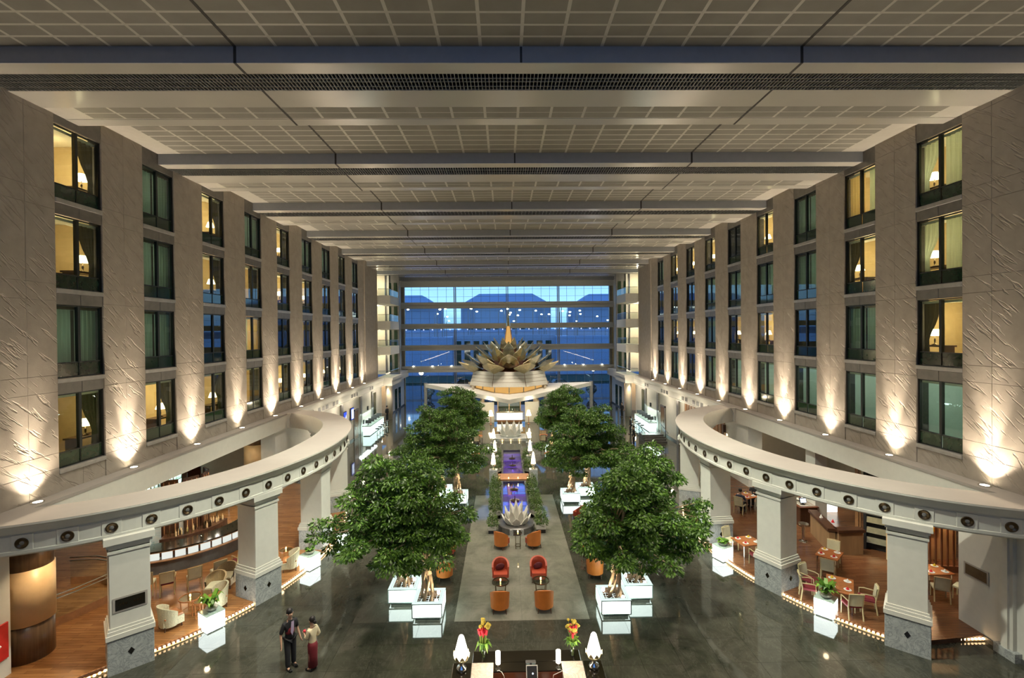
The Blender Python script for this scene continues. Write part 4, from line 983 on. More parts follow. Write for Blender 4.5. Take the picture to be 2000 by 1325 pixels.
# ================================================================== WATER CHANNEL, LOTUSES, BRIDGE
for a, b, lab in ((26.2, 31.9, 'raised water channel glowing purple, nearer half before the footbridge'), (33.7, 40.4, 'raised water channel glowing purple, farther half beyond the footbridge')):
    wc = thing('water_channel', lab, 'fountain', (0, 0, 0))
    k = MB().box(-.82, -.70, a, b, 0, .34).box(.70, .82, a, b, 0, .34).box(-.82, .82, a - .15, a, 0, .34).box(-.82, .82, b, b + .12, 0, .34); k.build('kerb', 'slate', wc)
    MB().box(-.72, .72, a, b, .0, .06).build('basin', 'basin', wc); MB().box(-.70, .70, a, b, .24, .26).build('water', 'water', wc)
    for i in range(4):
        y = a + .6 + (b - a - 1) * i / 3.2; MB().box(-.66, .66, y, y + .35, .062, .08).build('light_strip', 'purple_strip', wc)
        light('POINT', (0, y + .9, .18), 2.2, (.55, .35, 1), .05)
    for i in range(2):
        y = a + 2.2 + 2.0 * i; MB().lathe([(.24, .26), (.28, .31), (.20, .33), (.03, .36), (.02, .55), (.0001, .58)], 12, caps=False).build('jet_bowl', 'brass_dark', wc, (0, y, 0))
br = thing('footbridge', 'brown timber footbridge across the purple water channel', 'bridge', (0, 32.8, 0))
for i in range(8): MB().bbox(-1.05, 1.05, -.64 + .165 * i, -.48 + .165 * i, .34, .40, .006).build('plank', 'copper_wood', br)
MB().box(-1.05, 1.05, -.68, -.64, .1, .40).build('fascia', 'copper_wood', br); MB().box(-1.0, 1.0, -.6, .6, 0, .33).build('support', 'slate', br)
for i, x in enumerate((-.95, -.33, .3, .95)): candle(x, 32.25, .40, 'small candle on near edge of timber footbridge, %s from the left' % ORD[i])
def lotus(name, lab, loc, sc, rows):
    t = thing(name, lab, 'sculpture', loc, 0, 'white lotus sculptures')
    for n, r, h, w, tilt, a0 in rows:
        me = MB(); pr = [(0, .55), (.35, 1.0), (.7, .7), (1, 0.02)]; vs = []
        for q, k in pr: vs += [(r + tilt * h * q, -w * k / 2, h * q), (r + tilt * h * q - .10 * w * k, 0, h * q), (r + tilt * h * q, w * k / 2, h * q)]
        m2 = [(x + .03, y, z) for x, y, z in vs]; N = len(vs); fs = []
        for i in range(3):
            for c in (0, 1): a = 3 * i + c; fs += [(a, a + 1, a + 4, a + 3), (N + a, N + a + 3, N + a + 4, N + a + 1)]
            fs += [(3 * i, 3 * i + 3, N + 3 * i + 3, N + 3 * i), (3 * i + 2, N + 3 * i + 2, N + 3 * i + 5, 3 * i + 5)]
        me = me.add(vs + m2, fs).mesh('petal', 'petal_white')
        for i in range(n): inst('petal', me, t, (0, 0, 0), a0 + 2 * PI * i / n)
    return t
lt = lotus('lotus_sculpture', 'large white lotus sculpture at near end of the water channel', (0, 25.0, .34), 1, [(8, .50, .46, .44, .55, -PI / 2), (8, .40, .78, .36, .28, -PI / 2 + PI / 8), (6, .22, 1.06, .28, .12, -PI / 2)])
MB().lathe([(.50, 0), (.55, .06), (.3, .1)], 20).build('bowl', 'petal_white', lt)
light('SPOT', (.3, 21.5, 17.4), 1400, SOFT, .1, (0, 25, .8), 14, .6)  # added ceiling spots that brighten the near and far lotus
light('SPOT', (.3, 43.5, 17.4), 1400, SOFT, .1, (0, 46.6, .8), 16, .6)
b = MB().bbox(-.36, .36, -.10, .10, 0, .30, .02).build('stone_block', 'grey_marble', None, (0, 24.22, 0)); tag(b, 'pale stone block in front of near lotus sculpture', 'block')
pb = MB().lathe([(.95, 0), (.95, .30), (.9, .34)], 28).build('round_kerb', 'slate', None, (0, 25.05, 0)); tag(pb, 'dark round kerb under near lotus sculpture', 'kerb')
lt2 = lotus('lotus_sculpture', 'wide white lotus sculpture far down the aisle before the pavilion', (0, 46.6, .25), 1, [(8, .85, .85, .66, .35, -PI / 2), (8, .75, 1.3, .5, .12, -PI / 2 + PI / 8)])
MB().lathe([(.95, 0), (1.0, .12)], 24).build('bowl', 'petal_white', lt2)
k = MB().bbox(-1.5, 1.5, -1.1, 1.1, 0, .25, .02).build('stone_step', 'grey_marble', None, (0, 46.3, 0)); tag(k, 'low stone step under far lotus sculpture', 'step')
for i, x in enumerate((-.8, 0, .8)): candle(x, 45.1, 0, 'small candle before far lotus sculpture, %s from the left' % ORD[i])
# shrubs in square tubs along the channel
shv, shn = leaves([(0, 0, .62), (.0, 0, .85), (.05, .05, .5)], [.30, .24, .30], 1500, 5, .07, .04, .95)
SH = quads_mesh('foliage', shv, shn, 'shrub_leaf'); sh0 = None
for s in (-1, 1):
    for i, y in enumerate((24.6, 26.5, 27.6, 29.2, 30.6, 34.8, 37.6)):
        x = s * 1.14; x = s * 1.24 if y < 26 else x
        lab = 'clipped round shrub in dark square tub, %s of water channel, %s from the near lotus' % ('left' if s < 0 else 'right', ORD[i])
        if sh0 is None:
            sh0 = thing('potted_shrub', lab, 'shrub', (x, y, 0), 0, 'potted shrubs along the channel')
            MB().bbox(-.19, .19, -.19, .19, 0, .16, .01).build('tub', 'black_gloss', sh0); MB().bbox(-.2, .2, -.2, .2, .16, .34, .01).build('band', 'white_lacquer', sh0); inst('foliage', SH, sh0, kind='stuff'); MB().tube([(0, 0, .3), (.01, 0, .6)], .02).build('stem', 'bark', sh0)
        else: dup(sh0, lab, (x, y, 0), .5 * i, None, 1.2)
for s in (-1, 1):
    side = 'left' if s < 0 else 'right'
    for i, (x, y) in enumerate(((1.35, 32.6), (1.32, 36.2), (1.5, 40.6))):
        nm = ['nearest', 'second', 'third'][i]
        p = thing('stone_pedestal', 'grey stone pedestal with dark diamond, %s side of footbridge, %s' % (side, nm), 'pedestal', (s * x, y, 0), 0, 'lamp pedestals')
        MB().bbox(-.28, .28, -.22, .22, 0, .95, .012).build('block', 'grey_marble', p); MB().add([(0, -.226, .42), (.06, -.226, .5), (0, -.226, .58), (-.06, -.226, .5), (0, -.21, .5)], [(0, 1, 2, 3), (0, 4, 1), (1, 4, 2), (2, 4, 3), (3, 4, 0)]).build('diamond_inlay', 'black_gloss', p)
        l = thing('flame_lamp', 'tall glowing flame shaped lamp on %s stone pedestal, %s' % (nm, side), 'lamp', (s * x, y, .95), 0, 'flame lamps on pedestals')
        MB().lathe([(.14, 0), (.12, .04), (.05, .08), (.05, .16), (.16, .26), (.19, .36)], 16).build('bowl', 'silver_gold', l, smooth=True)
        MB().lathe([(.16, .34), (.15, .5), (.07, 1.05), (.03, 1.16), (.0001, 1.17)], 12, caps=False).build('lamp_shade', 'flame_glow', l)
        light('POINT', (s * x, y - .4, 1.9), 14, (1, .8, .5), .15)

# ================================================================== RECEPTION DESK
DZ = 1.10
dk = thing('reception_desk', 'black topped reception desk with marble blocks at bottom of the view', 'desk', (0, 13.2, 0))
MB().bbox(-1.5, 1.5, .06, .52, DZ - .06, DZ, .008).build('rear_top', 'black_gloss', dk); MB().bbox(-.92, .95, -.30, .055, DZ - .05, DZ - .01, .008).build('centre_top', 'black_gloss', dk)
MB().box(-1.46, 1.46, .12, .48, 0, DZ - .06).build('front_panel', 'beige_marble', dk)
for x in (-1.21, 1.24): MB().bbox(x - .30, x + .29, -.75, .05, 0, DZ - .005, .006).build('marble_block', 'beige_marble', dk)
MB().box(-.9, .93, -.75, -.31, .72, .76).build('work_shelf', 'red_wood', dk); MB().box(-.92, .95, -.31, -.28, .3, DZ - .05).build('inner_panel', 'red_wood', dk)
for s, x in ((-1, -1.77), (1, 1.80)):
    side = 'left' if s < 0 else 'right'
    p = thing('black_pedestal', 'black gloss pedestal beside %s end of reception desk' % side, 'pedestal', (x, 13.0, 0)); MB().bbox(-.25, .25, -.55, .25, 0, DZ, .01).build('body', 'black_gloss', p)
    l = thing('cone_lamp', 'large glowing cone lamp in golden petal cup on %s black pedestal' % side, 'lamp', (x, 12.95, DZ))
    MB().lathe([(.12, 0), (.14, .03), (.13, .10), (.06, .14), (.05, .20), (.10, .24)], 20).build('glass_foot', 'chrome', l, smooth=True)
    MB().lathe([(.10, .24), (.18, .32), (.19, .36), (.10, .30)], 20).build('cup', 'gold_metal', l, smooth=True)
    pt = MB(); pt.add([(.15, -.07, .30), (.15, .07, .30), (.215, .06, .42), (.225, 0, .50), (.215, -.06, .42)], [(0, 1, 2, 3, 4)]); pm = pt.mesh('petal', 'gold_metal')
    for i in range(9): inst('petal', pm, l, (0, 0, 0), 2 * PI * i / 9)
    MB().lathe([(.15, .34), (.185, .44), (.165, .55), (.075, .90), (.05, .945), (.0001, .95)], 18, caps=False).build('lamp_shade', 'lamp_white', l, smooth=True)
    light('POINT', (x, 12.6, DZ + .75), 14, WARM, .12); light('POINT', (x, 13.45, DZ + .75), 14, WARM, .12)
    xd = -.79 if s < 0 else .84
    d = thing('desk_lamp', 'slim cylinder desk lamp on %s side of reception desk' % side, 'lamp', (xd, 12.98, DZ - .01))
    MB().lathe([(.075, 0), (.075, .012), (.012, .02), (.012, .17)], 14).build('stand', 'chrome', d); MB().lathe([(.062, .16), (.062, .48), (.0001, .482)], 18, caps=False).build('lamp_shade', 'lamp_white', d, smooth=True)
    MB().tube([(0, -.03, .01), (.1, -.12, .01), (.16 * -s, -.26, .0), (.2 * -s, -.4, -.2)], .006).build('cord', 'white_lacquer', d)
    light('POINT', (xd, 13.12, DZ + .35), 6, WARM, .06)
    v = thing('flower_vase', 'tall vase of red and green flowers on %s end of reception desk' % side, 'vase', (-1.2 if s < 0 else 1.29, 13.44, DZ))
    MB().lathe([(.055, 0), (.05, .02), (.07, .30), (.066, .30), (.045, .03)], 14).build('vase', 'vase_glass', v, smooth=True)
    rg = random.Random(4 + s); st, fr, fy, lf = MB(), MB(), MB(), MB()
    for i in range(14):
        a = rg.uniform(0, 6.28); r = rg.uniform(.02, .15); h = rg.uniform(.62, .80); e = (r * math.cos(a), r * math.sin(a), h); st.tube([(.02 * math.cos(a), .02 * math.sin(a), .02), e], .009, 5)
        fr.obox((e[0], e[1], h + .04), .05, .05, .13, a, rg.uniform(-.4, .4))
    for i in range(16):
        a = rg.uniform(0, 6.28); r = rg.uniform(.03, .19); h = rg.uniform(.82, 1.04); st.tube([(0, 0, .3), (r * math.cos(a), r * math.sin(a), h)], .007, 4); fy.sphere((r * math.cos(a), r * math.sin(a), h), rg.uniform(.035, .06), 5, .8)
    for i in range(18):
        a = 2 * PI * i / 18; u = rg.uniform(.16, .28); c, q = math.cos(a), math.sin(a)
        lf.add([(.03 * c, .03 * q, .30), (u * .6 * c - .05 * q, u * .6 * q + .05 * c, .47), (u * c, u * q, .33 + rg.uniform(-.1, .14)), (u * .6 * c + .05 * q, u * .6 * q - .05 * c, .47)], [(0, 1, 2, 3)])
    for i in range(9):
        a = 2 * PI * i / 9; lf.add([(.01, 0, .02), (.05 * math.cos(a), .05 * math.sin(a), .18), (.06 * math.cos(a + .3), .06 * math.sin(a + .3), .34), (.03 * math.cos(a + .2), .03 * math.sin(a + .2), .2)], [(0, 1, 2, 3)])
    st.build('stem', 'stem_green', v, kind='stuff'); fr.build('red_bloom', 'flower_red', v, kind='stuff'); fy.build('yellow_bloom', 'flower_yellow', v, kind='stuff'); lf.build('leaf', 'fern_leaf', v, kind='stuff')
mo = thing('monitor', 'white framed monitor seen from above at desk centre', 'monitor', (.12, 12.80, .76))
sc = MB().box(-.155, .155, -.015, .015, 0, .36).build('bezel', 'white_lacquer', mo, (0, 0, .12)); MB().box(-.135, .135, -.02, -.014, .02, .34).build('display', 'black_matte', sc)
ap = MB().lathe([(.0001, 0), (.022, .004), (.0001, .006)], 12, caps=False).build('logo', 'screen_white', sc, (.02, -.024, .17)); ap.rotation_euler = (PI / 2, 0, 0); sc.rotation_euler = (-.5, 0, 0)
MB().lathe([(.1, 0), (.1, .012), (.02, .02), (.02, .15)], 14).build('foot', 'chrome', mo)
pr = thing('card_reader', 'small dark card holder on black desk top behind monitor', 'holder', (.10, 13.16, DZ)); MB().bbox(-.14, .14, -.06, .06, 0, .07, .01).build('body', 'slate', pr); MB().box(-.12, -.03, -.062, -.05, .02, .06).build('slot', 'planter_frame', pr); MB().box(.03, .12, -.062, -.05, .02, .06).build('slot', 'planter_frame', pr)
for i, (x, y, mt, lab) in enumerate(((-.45, 12.72, 'table_top_wood', 'brown folder lying on the desk shelf left of the monitor'), (-.2, 12.66, 'plate_white', 'white paper stack on the desk shelf left of the monitor'), (.5, 12.7, 'plate_white', 'pale keyboard tray on the desk shelf right of the monitor'), (.72, 12.68, 'napkin_red', 'red book on the desk shelf right of the monitor'))):
    o = MB().bbox(-.10, .10, -.08, .08, 0, .03 + .01 * i, .004).build(['folder', 'paper_stack', 'keyboard_tray', 'book'][i], mt, None, (x, y, .76), .2 * i - .2); tag(o, lab, ['folder', 'paper', 'keyboard', 'book'][i])
# ================================================================== RESTAURANT AND BAR UNDER THE ARCADES
FZ = .15
PF = dict(cx=16.4, cy=23.4, ax=7.45, ay=9.7, n=2.0)
def ns(s): return 'left' if s < 0 else 'right'
for s in (-1, 1):
    t = struct('floor_' + ns(s))
    e = [sup(PF, math.radians(-58 + 116 * i / 40)) for i in range(41)]
    if s > 0: pts = [(15.05, 15.45)] + e + [(15.1, 33.0), (24, 33.0), (24, 15.45)]
    else: pts = [(13.5, 14.1), ] + e + [(15.1, 33.0), (24, 33.0), (24, 9.0), (17.4, 9.0)]
    poly = [(s * x, y) for x, y in pts]
    if s > 0: poly = poly[::-1]
    MB().prism(poly[::-1] if False else poly, .0, FZ - .02).build('platform', 'dark_wood', t); MB().prism(poly, FZ - .02, FZ).build('plank_floor', 'teak_planks' if s < 0 else 'dark_planks', t)
    r = thing('rope_light', 'string of small warm bulbs along the %s timber floor edge' % ns(s), 'light', (0, 0, 0))
    edge = [sup(PF, math.radians(-58 + 104 * i / 300)) for i in range(301)] if s < 0 else [(15.0, 15.42), (13.6, 15.42), (12.3, 15.40)] + [sup(PF, math.radians(-56 + 102 * i / 300)) for i in range(301)]
    b = MB(); acc = 0; nxt = 0; L = [(s * x - s * .05, y - .03) for x, y in edge]
    if s < 0: L = [(-13.55, 14.02), (-12.9, 14.45)] + L
    for p, q in zip(L, L[1:]):
        d = math.dist(p, q); k = 0
        while acc + d - nxt > 0:
            u = (nxt - acc) / d; c = (p[0] + (q[0] - p[0]) * u, p[1] + (q[1] - p[1]) * u)
            b.obox((*c, .075), .055, .055, .05, u); nxt += .125
        acc += d
    b.build('bulb', 'rope_bulb', r, kind='stuff'); MB().tube([(x, y, .02) for x, y in L[::6] + [L[-1]]], .03, 5).build('channel', 'amber_panel', r)
    w = struct('wall_inner_' + ns(s))
    def B(m, x0, x1, y0, y1, z0, z1): return m.box(min(s * x0, s * x1), max(s * x0, s * x1), y0, y1, z0, z1)
    B(MB(), 22.5, 22.7, 8, 36, 0, 4.1).build('rear_wall', 'warm_plaster' if s > 0 else 'red_wood', w)
    B(MB(), 15.4, 22.7, 34.0, 34.2, 0, 4.1).build('end_wall', 'warm_plaster', w)
    B(MB(), 15.45, 22.7, 8, 34, 3.98, 4.05).build('soffit', 'warm_plaster', w)
    B(MB(), 15.0, 15.9, 30.6, 33.8, FZ, 4.05).build('wall_stub', 'plaster', w)
    B(MB(), 15.3, 15.9, 24.4, 25.2, FZ, 4.05).build('inner_pillar', 'plaster', w) if s > 0 else None
    for x, y, en in ((17.2, 18.5, 130), (18.5, 25, 150), (17, 30, 90), (13.2, 20.5, 70), (12.8, 26.5, 70)):
        light('SPOT', (s * x, y, 3.9), en * (1.1 if s < 0 else .5), (1, .74, .44), .1, (s * x, y, 0), 140, .8)
light('SPOT', (-14.3, 15.0, 3.95), 150, (1, .74, .44), .1, (-14.3, 15.2, 0), 120, .8)
# near white walls
w = struct('wall_near_right')
MB().box(15.05, 15.4, -4, 16.35, 0, 4.1).build('wall_sheet', 'plaster', w)
MB().box(14.85, 15.06, 14.55, 14.75, .0, 4.1).box(14.92, 15.06, 14.45, 14.85, .0, 4.1).build('moulding', 'beam_white', w); MB().box(14.82, 15.06, 14.3, 14.95, 0, .28).build('plinth', 'grey_marble', w)
MB().box(15.0, 15.06, 14.95, 16.35, 0, .14).box(15.0, 15.06, 9, 14.3, 0, .14).build('skirting', 'slate', w)
for z in (.55, .95): MB().tube([(14.93, 14.0, z + .02), (14.93, 9.0, z)], .035).build('handrail', 'dark_wood', w)
plaque(15.04, 15.72, 2.05, -PI / 2, 'small dark plaque with gold lettering on the near right white wall', 'brass_dark', 'plaster_top')
w = struct('wall_near_left')
MB().box(-15.9, -15.35, -4, 14.6, 0, 4.1).build('wall_sheet', 'plaster', w)
x_ = thing('fire_sign', 'red fire equipment panel on the near left white wall', 'sign', (-15.35, 14.22, .72)); MB().bbox(0, .05, -.28, .28, 0, 1.05, .01).build('panel', 'red_paint', x_); MB().sphere((.06, 0, .45), .04, 6).build('handle', 'plate_white', x_)

# ---- wood and amber drum columns on the left
for x, y, r, lab in ((-15.62, 15.45, .60, 'large round column with dark wood and amber band at far left edge'), (-17.0, 32.4, .8, 'round column with amber band seen through the left oval opening')):
    t = thing('round_column', lab, 'column', (x, y, FZ))
    MB().lathe([(r, 0), (r, 1.15)], 32).build('lower_cladding', 'drum_wood', t, smooth=True); MB().lathe([(r + .03, 1.15), (r + .03, 2.85)], 32).build('amber_band', 'amber_panel', t, smooth=True); MB().lathe([(r, 2.85), (r, 3.9)], 32).build('upper_cladding', 'drum_wood', t, smooth=True)
# ---- curved bar
BC = (-16.6, 23.9)
bar = thing('curved_bar', 'long curved bar counter with lit white panels under left oval', 'bar', (*BC, FZ))
a0, a1 = math.radians(-80), math.radians(12)
def arc(m, r0, r1, z0, z1, A=a0, Bq=a1, n=40):
    return m.lathe([(r0, z0), (r1, z0), (r1, z1), (r0, z1), (r0, z0)], n, (0, 0), 0, A, Bq, caps=False)
arc(MB(), 3.45, 3.72, 0, .62).build('base', 'slate', bar); arc(MB(), 3.0, 3.95, 1.0, 1.07).build('counter_top', 'black_gloss', bar); arc(MB(), 3.80, 3.96, .98, 1.0).build('edge_trim', 'copper_wood', bar); arc(MB(), 3.72, 3.86, .56, .60).build('foot_ledge', 'copper_wood', bar)
n = 13
for i in range(n):
    u, v = a0 + (a1 - a0) * i / n + .012, a0 + (a1 - a0) * (i + 1) / n - .012
    arc(MB(), 3.70, 3.76, .62, .96, u, v, 5).build('lit_panel', 'bar_panel_glow', bar)
arc(MB(), 1.6, 2.2, 0, .92, math.radians(-75), math.radians(10), 20).build('back_counter', 'dark_wood', bar)
for i in range(5):
    a = math.radians(-72 + 40 * i); x, y = BC[0] + 1.25 * math.cos(a), BC[1] + 1.2 * math.sin(a)
    t = thing('timber_screen', 'tall dark timber screen behind the bar, %s from the left' % ORD[i], 'screen', (x, y, FZ), a, 'screens behind the bar')
    MB().bbox(-.04, .04, -.35, .35, 0, 3.3, .01).build('panel', 'dark_wood', t)
    for q in (-.22, 0, .22): MB().box(.04, .07, q - .02, q + .02, .1, 3.2).build('slat', 'copper_wood', t)
for i in range(5):
    a = math.radians(-66 + 17 * i); x, y = BC[0] + 1.85 * math.cos(a), BC[1] + 1.85 * math.sin(a)
    t = thing('globe_lamp', 'small glowing globe lamp on stem behind the bar, %s from the left' % ORD[i], 'lamp', (x, y, 2.15), 0, 'globe lamps behind the bar')
    MB().sphere((0, 0, 0), .09, 8).build('globe', 'lamp_white', t, smooth=True); MB().tube([(0, 0, -1.08), (0, 0, -.08)], .014).build('stem', 'brass_dark', t); light('POINT', (x, y, 2.4), 16, (1, .72, .42), .05)
rg = random.Random(5)
for i in range(40):
    a = math.radians(-70 + 80 * rg.random()); r = rg.choice((1.75, 1.95, 2.05))
    b = MB().lathe([(.035, 0), (.035, .17), (.012, .23), (.012, .29)], 8).build('bottle', ['brass_dark', 'vase_glass', 'amber_panel'][i % 3], None, (BC[0] + r * math.cos(a), BC[1] + r * math.sin(a), FZ + .92)); tag(b, 'small bottle standing on the back counter of the bar', 'bottle', 'bottles behind the bar')
for i in range(16):
    a = math.radians(-72 + 5.2 * i); b = MB().lathe([(.028, 0), (.004, .01), (.004, .07), (.03, .10), (.032, .15)], 8, caps=False).build('wine_glass', 'vase_glass', None, (BC[0] + 3.2 * math.cos(a), BC[1] + 3.2 * math.sin(a), FZ + 1.07)); tag(b, 'stemmed glass standing on the curved bar top', 'glass', 'glasses on the bar top')
sw = thing('bottle_shelf', 'backlit shelf wall of bottles seen through left oval opening', 'shelf', (-20.4, 27.5, FZ))
MB().box(-.2, 0, -1.9, 1.9, 0, 3.6).build('lit_back', 'counter_glow', sw)
for z in (.9, 1.45, 2.0, 2.55, 3.1): MB().box(0, .35, -1.9, 1.9, z, z + .04).build('shelf', 'planter_frame', sw)
for y in (-1.9, -.95, 0, .95, 1.9): MB().box(0, .35, y - .03, y + .03, 0, 3.6).build('upright', 'chrome', sw)
for z in (.94, 1.49, 2.04, 2.59):
    for i in range(14):
        b = MB().lathe([(.04, 0), (.04, .22), (.014, .3), (.014, .38)], 7).build('bottle', ['vase_glass', 'brass_dark', 'white_lacquer'][(i + int(z * 10)) % 3], None, (-20.2, 25.75 + .26 * i, FZ + z)); tag(b, 'bottle on the backlit shelf wall', 'bottle', 'bottles on the backlit shelf')

# ---- chairs
def dining_chair(name, lab, loc, rz, arms=False, grp='dining chairs', fab='cream_fabric', wood='cream_wood', low=0):
    # local: sitter faces +y
    t = thing(name, lab, 'chair', loc, rz, grp)
    MB().bbox(-.24, .24, -.22, .24, .42, .49, .02).build('seat', fab if not arms else 'cloth_maroon', t)
    bk = MB(); n = 6
    bk.add([(-.23 + .46 * i / n, -.24 - .03 * math.cos((i / n - .5) * PI) - (.06 if z else 0), .50 + z) for z in (0, .42) for i in range(n + 1)] + [(-.23 + .46 * i / n, -.20 - .03 * math.cos((i / n - .5) * PI) - (.06 if z else 0), .50 + z) for z in (0, .42) for i in range(n + 1)],
           [(i, i + 1, n + 2 + i, n + 1 + i) for i in range(n)] + [(2 * n + 3 + i, 2 * n + 2 + i, 3 * n + 3 + i, 3 * n + 4 + i) for i in range(n)] + [(n + 1 + i, n + 2 + i, 3 * n + 4 + i, 3 * n + 3 + i) for i in range(n)])
    bk.build('backrest', fab, t)
    MB().tube([(-.235, -.31, .93), (0, -.34, .945), (.235, -.31, .93)], .02, 6).build('top_rail', wood, t)
    for x in (-.22, .22):
        MB().tube([(x, .21, .43), (x * 1.03, .22, 0)], .022, 6, .015).build('leg', wood, t); MB().tube([(x * 1.05, -.31, .94), (x * 1.02, -.22, .45), (x * 1.05, -.28, 0)], .022, 6).build('leg', wood, t)
        if arms: MB().tube([(x * 1.05, -.25, .66), (x * 1.15, .05, .68), (x * 1.1, .2, .66), (x * 1.05, .21, .44)], .018, 6).build('armrest', wood, t)
    return t
def towards(x, y, tx, ty): return math.atan2(ty - y, tx - x) - PI / 2
for i, (x, y) in enumerate(((-14.5, 18.95), (-13.75, 19.0), (-12.95, 19.35), (-12.3, 19.85), (-11.9, 20.75))):
    dining_chair('bar_chair', 'cream upholstered chair at the curved bar, %s from the left' % ORD[i], (x, y, FZ), towards(x, y, *BC), True if i in (1, 4) else False, 'cream chairs at the bar')
def settable(x, y, sx, sy, rz, lab, h=.75, nset=4):
    t = thing('dining_table', lab, 'table', (x, y, FZ), rz, 'dining tables')
    MB().bbox(-sx / 2, sx / 2, -sy / 2, sy / 2, h - .04, h, .008).build('table_top', 'table_top_wood', t)
    for a in (-1, 1):
        for b in (-1, 1): MB().tube([(a * (sx / 2 - .08), b * (sy / 2 - .08), h - .04), (a * (sx / 2 - .06), b * (sy / 2 - .06), 0)], .028, 6, .018).build('leg', 'chrome', t)
    for i in range(nset):
        a = (-1, 1)[i % 2] * sx * .27; b = (-1, 1)[i // 2] * sy * .28
        c, q = math.cos(rz), math.sin(rz); X, Y = x + a * c - b * q, y + a * q + b * c; nm = lab.split(' table ')[-1]
        p = MB().lathe([(.05, 0), (.10, .006), (.125, .018), (.12, .02), (.0001, .01)], 14, caps=False).build('plate', 'plate_white', None, (X, Y, FZ + h)); tag(p, 'white plate laid on the dining table ' + nm, 'plate', 'plates on the table ' + nm)
        k = MB().add([(-.05, -.04, 0), (.05, -.04, 0), (.05, .04, 0), (-.05, .04, 0), (0, 0, .10)], [(3, 2, 1, 0), (0, 1, 4), (1, 2, 4), (2, 3, 4), (3, 0, 4)]).build('napkin', ['napkin_red', 'plate_white', 'napkin_red', 'napkin_yellow'][i], None, (X, Y, FZ + h + .02)); tag(k, ['red folded napkin', 'white folded napkin', 'red folded napkin', 'yellow folded napkin'][i] + ' standing on a plate, table ' + nm, 'napkin', 'napkins on the table ' + nm)
TB = [(11.6, 17.35, 1.25, .85, .95, 'set brown dining table beside the nearest right fern cube'), (12.85, 19.75, 1.0, .8, .75, 'set brown dining table before the dark V shaped counter'), (10.1, 21.1, 1.0, .9, .2, 'set brown dining table behind the second right glowing cube'),
      (15.9, 18.3, 1.0, .8, 0, 'set dark dining table in front of the slatted screen'), (12.0, 22.4, .9, .8, .3, 'set dining table half hidden by the second right pillar'), (13.0, 26.9, .9, .9, .4, 'set dining table with seated couple between right pillars')]
for q in TB: settable(*q)
for x, y, k, arms, lab in ((11.5, 16.6, 0, True, 'pale wooden armchair with purple seat nearest the right fern cube'), (12.3, 16.95, 0, True, 'pale wooden armchair at right end of nearest set table'), (10.7, 17.75, 0, True, 'cream chair left of nearest set table on the right'), (11.1, 18.3, 0, True, 'second cream chair left of nearest set table on the right'),
                           (12.35, 19.1, 1, False, 'cream chair seen from behind at table before V counter'), (13.4, 20.35, 1, False, 'cream chair on far side of table before V counter'), (10.15, 20.35, 2, True, 'cream chair at table behind second glowing cube on right'), (9.75, 21.9, 2, False, 'cream chair on far side of table behind second cube'),
                           (15.5, 17.55, 3, False, 'cream chair left one before slatted screen table'), (16.35, 17.55, 3, False, 'cream chair right one before slatted screen table'), (11.75, 21.7, 4, False, 'cream chair beside second right pillar, nearer'), (12.3, 23.1, 4, False, 'cream chair beside second right pillar, farther'),
                           (12.35, 26.3, 5, False, 'tan chair of the seated man in navy'), (13.75, 27.5, 5, False, 'tan chair of the seated person in black')):
    dining_chair('dining_chair', lab, (x, y, FZ), towards(x, y, TB[k][0], TB[k][1]), arms, 'dining chairs on the right')
# wicker armchairs, left
def wicker(lab, loc, rz, mt):
    t = thing('wicker_armchair', lab, 'armchair', loc, rz, 'wicker armchairs')
    n = 14; o = []
    for i in range(n + 1):
        a = PI + PI * (-.12 + 1.24 * i / n); k = abs(i - n / 2) / (n / 2); o.append((.38 * math.cos(a), .36 * math.sin(a), .84 - .24 * k ** 2))
    ii = [(x * .84, y * .84, z) for x, y, z in o]; lo = [(x * .82, y * .82, .12) for x, y, z in o]; li = [(x * .9, y * .9, .3) for x, y, z in ii]
    m = MB().strip(lo, o).strip(o, ii).strip(ii, li); m.build('shell', mt, t); MB().prism([(-.3, .34), (-.31, -.05), (-.2, -.26), (.2, -.26), (.31, -.05), (.3, .34)], .14, .40).build('seat', mt, t); MB().bbox(-.27, .27, -.24, .33, .40, .46, .02).build('cushion', 'table_top_wood' if mt == 'rattan' else 'cream_fabric', t)
    for x, y in ((-.25, .28), (.25, .28), (-.22, -.22), (.22, -.22)): MB().tube([(x, y, .15), (x, y, 0)], .02).build('leg', 'dark_wood', t)
for lab, x, y, mt in (('big white wicker armchair by nearest left pillar', -12.15, 16.75, 'rattan'), ('tan wicker armchair behind left fern cube, left one', -11.75, 18.75, 'tan_rattan'), ('tan wicker armchair behind left fern cube, right one', -11.75, 19.5, 'tan_rattan'), ('white wicker armchair against second left pillar', -11.2, 17.95, 'rattan'), ('white wicker armchair behind the left twig cube', -9.75, 20.75, 'rattan')):
    wicker(lab, (x, y, FZ), towards(x, y, -11.6, 17.55) if y < 20 else PI * .6, mt)
for x, y, r, lab in ((-11.95, 17.55, .36, 'round orange rimmed table between wicker armchairs'), (-11.4, 17.3, .24, 'smaller low round table beside left fern cube'), (-10.2, 21.3, .3, 'round rimmed table behind the left twig cube')):
    t = round_table(x, y, r, .60, lab, 'vase_glass', 'table_top_wood'); t.location.z = FZ; candle(x, y, FZ + .60, 'small candle on ' + lab)
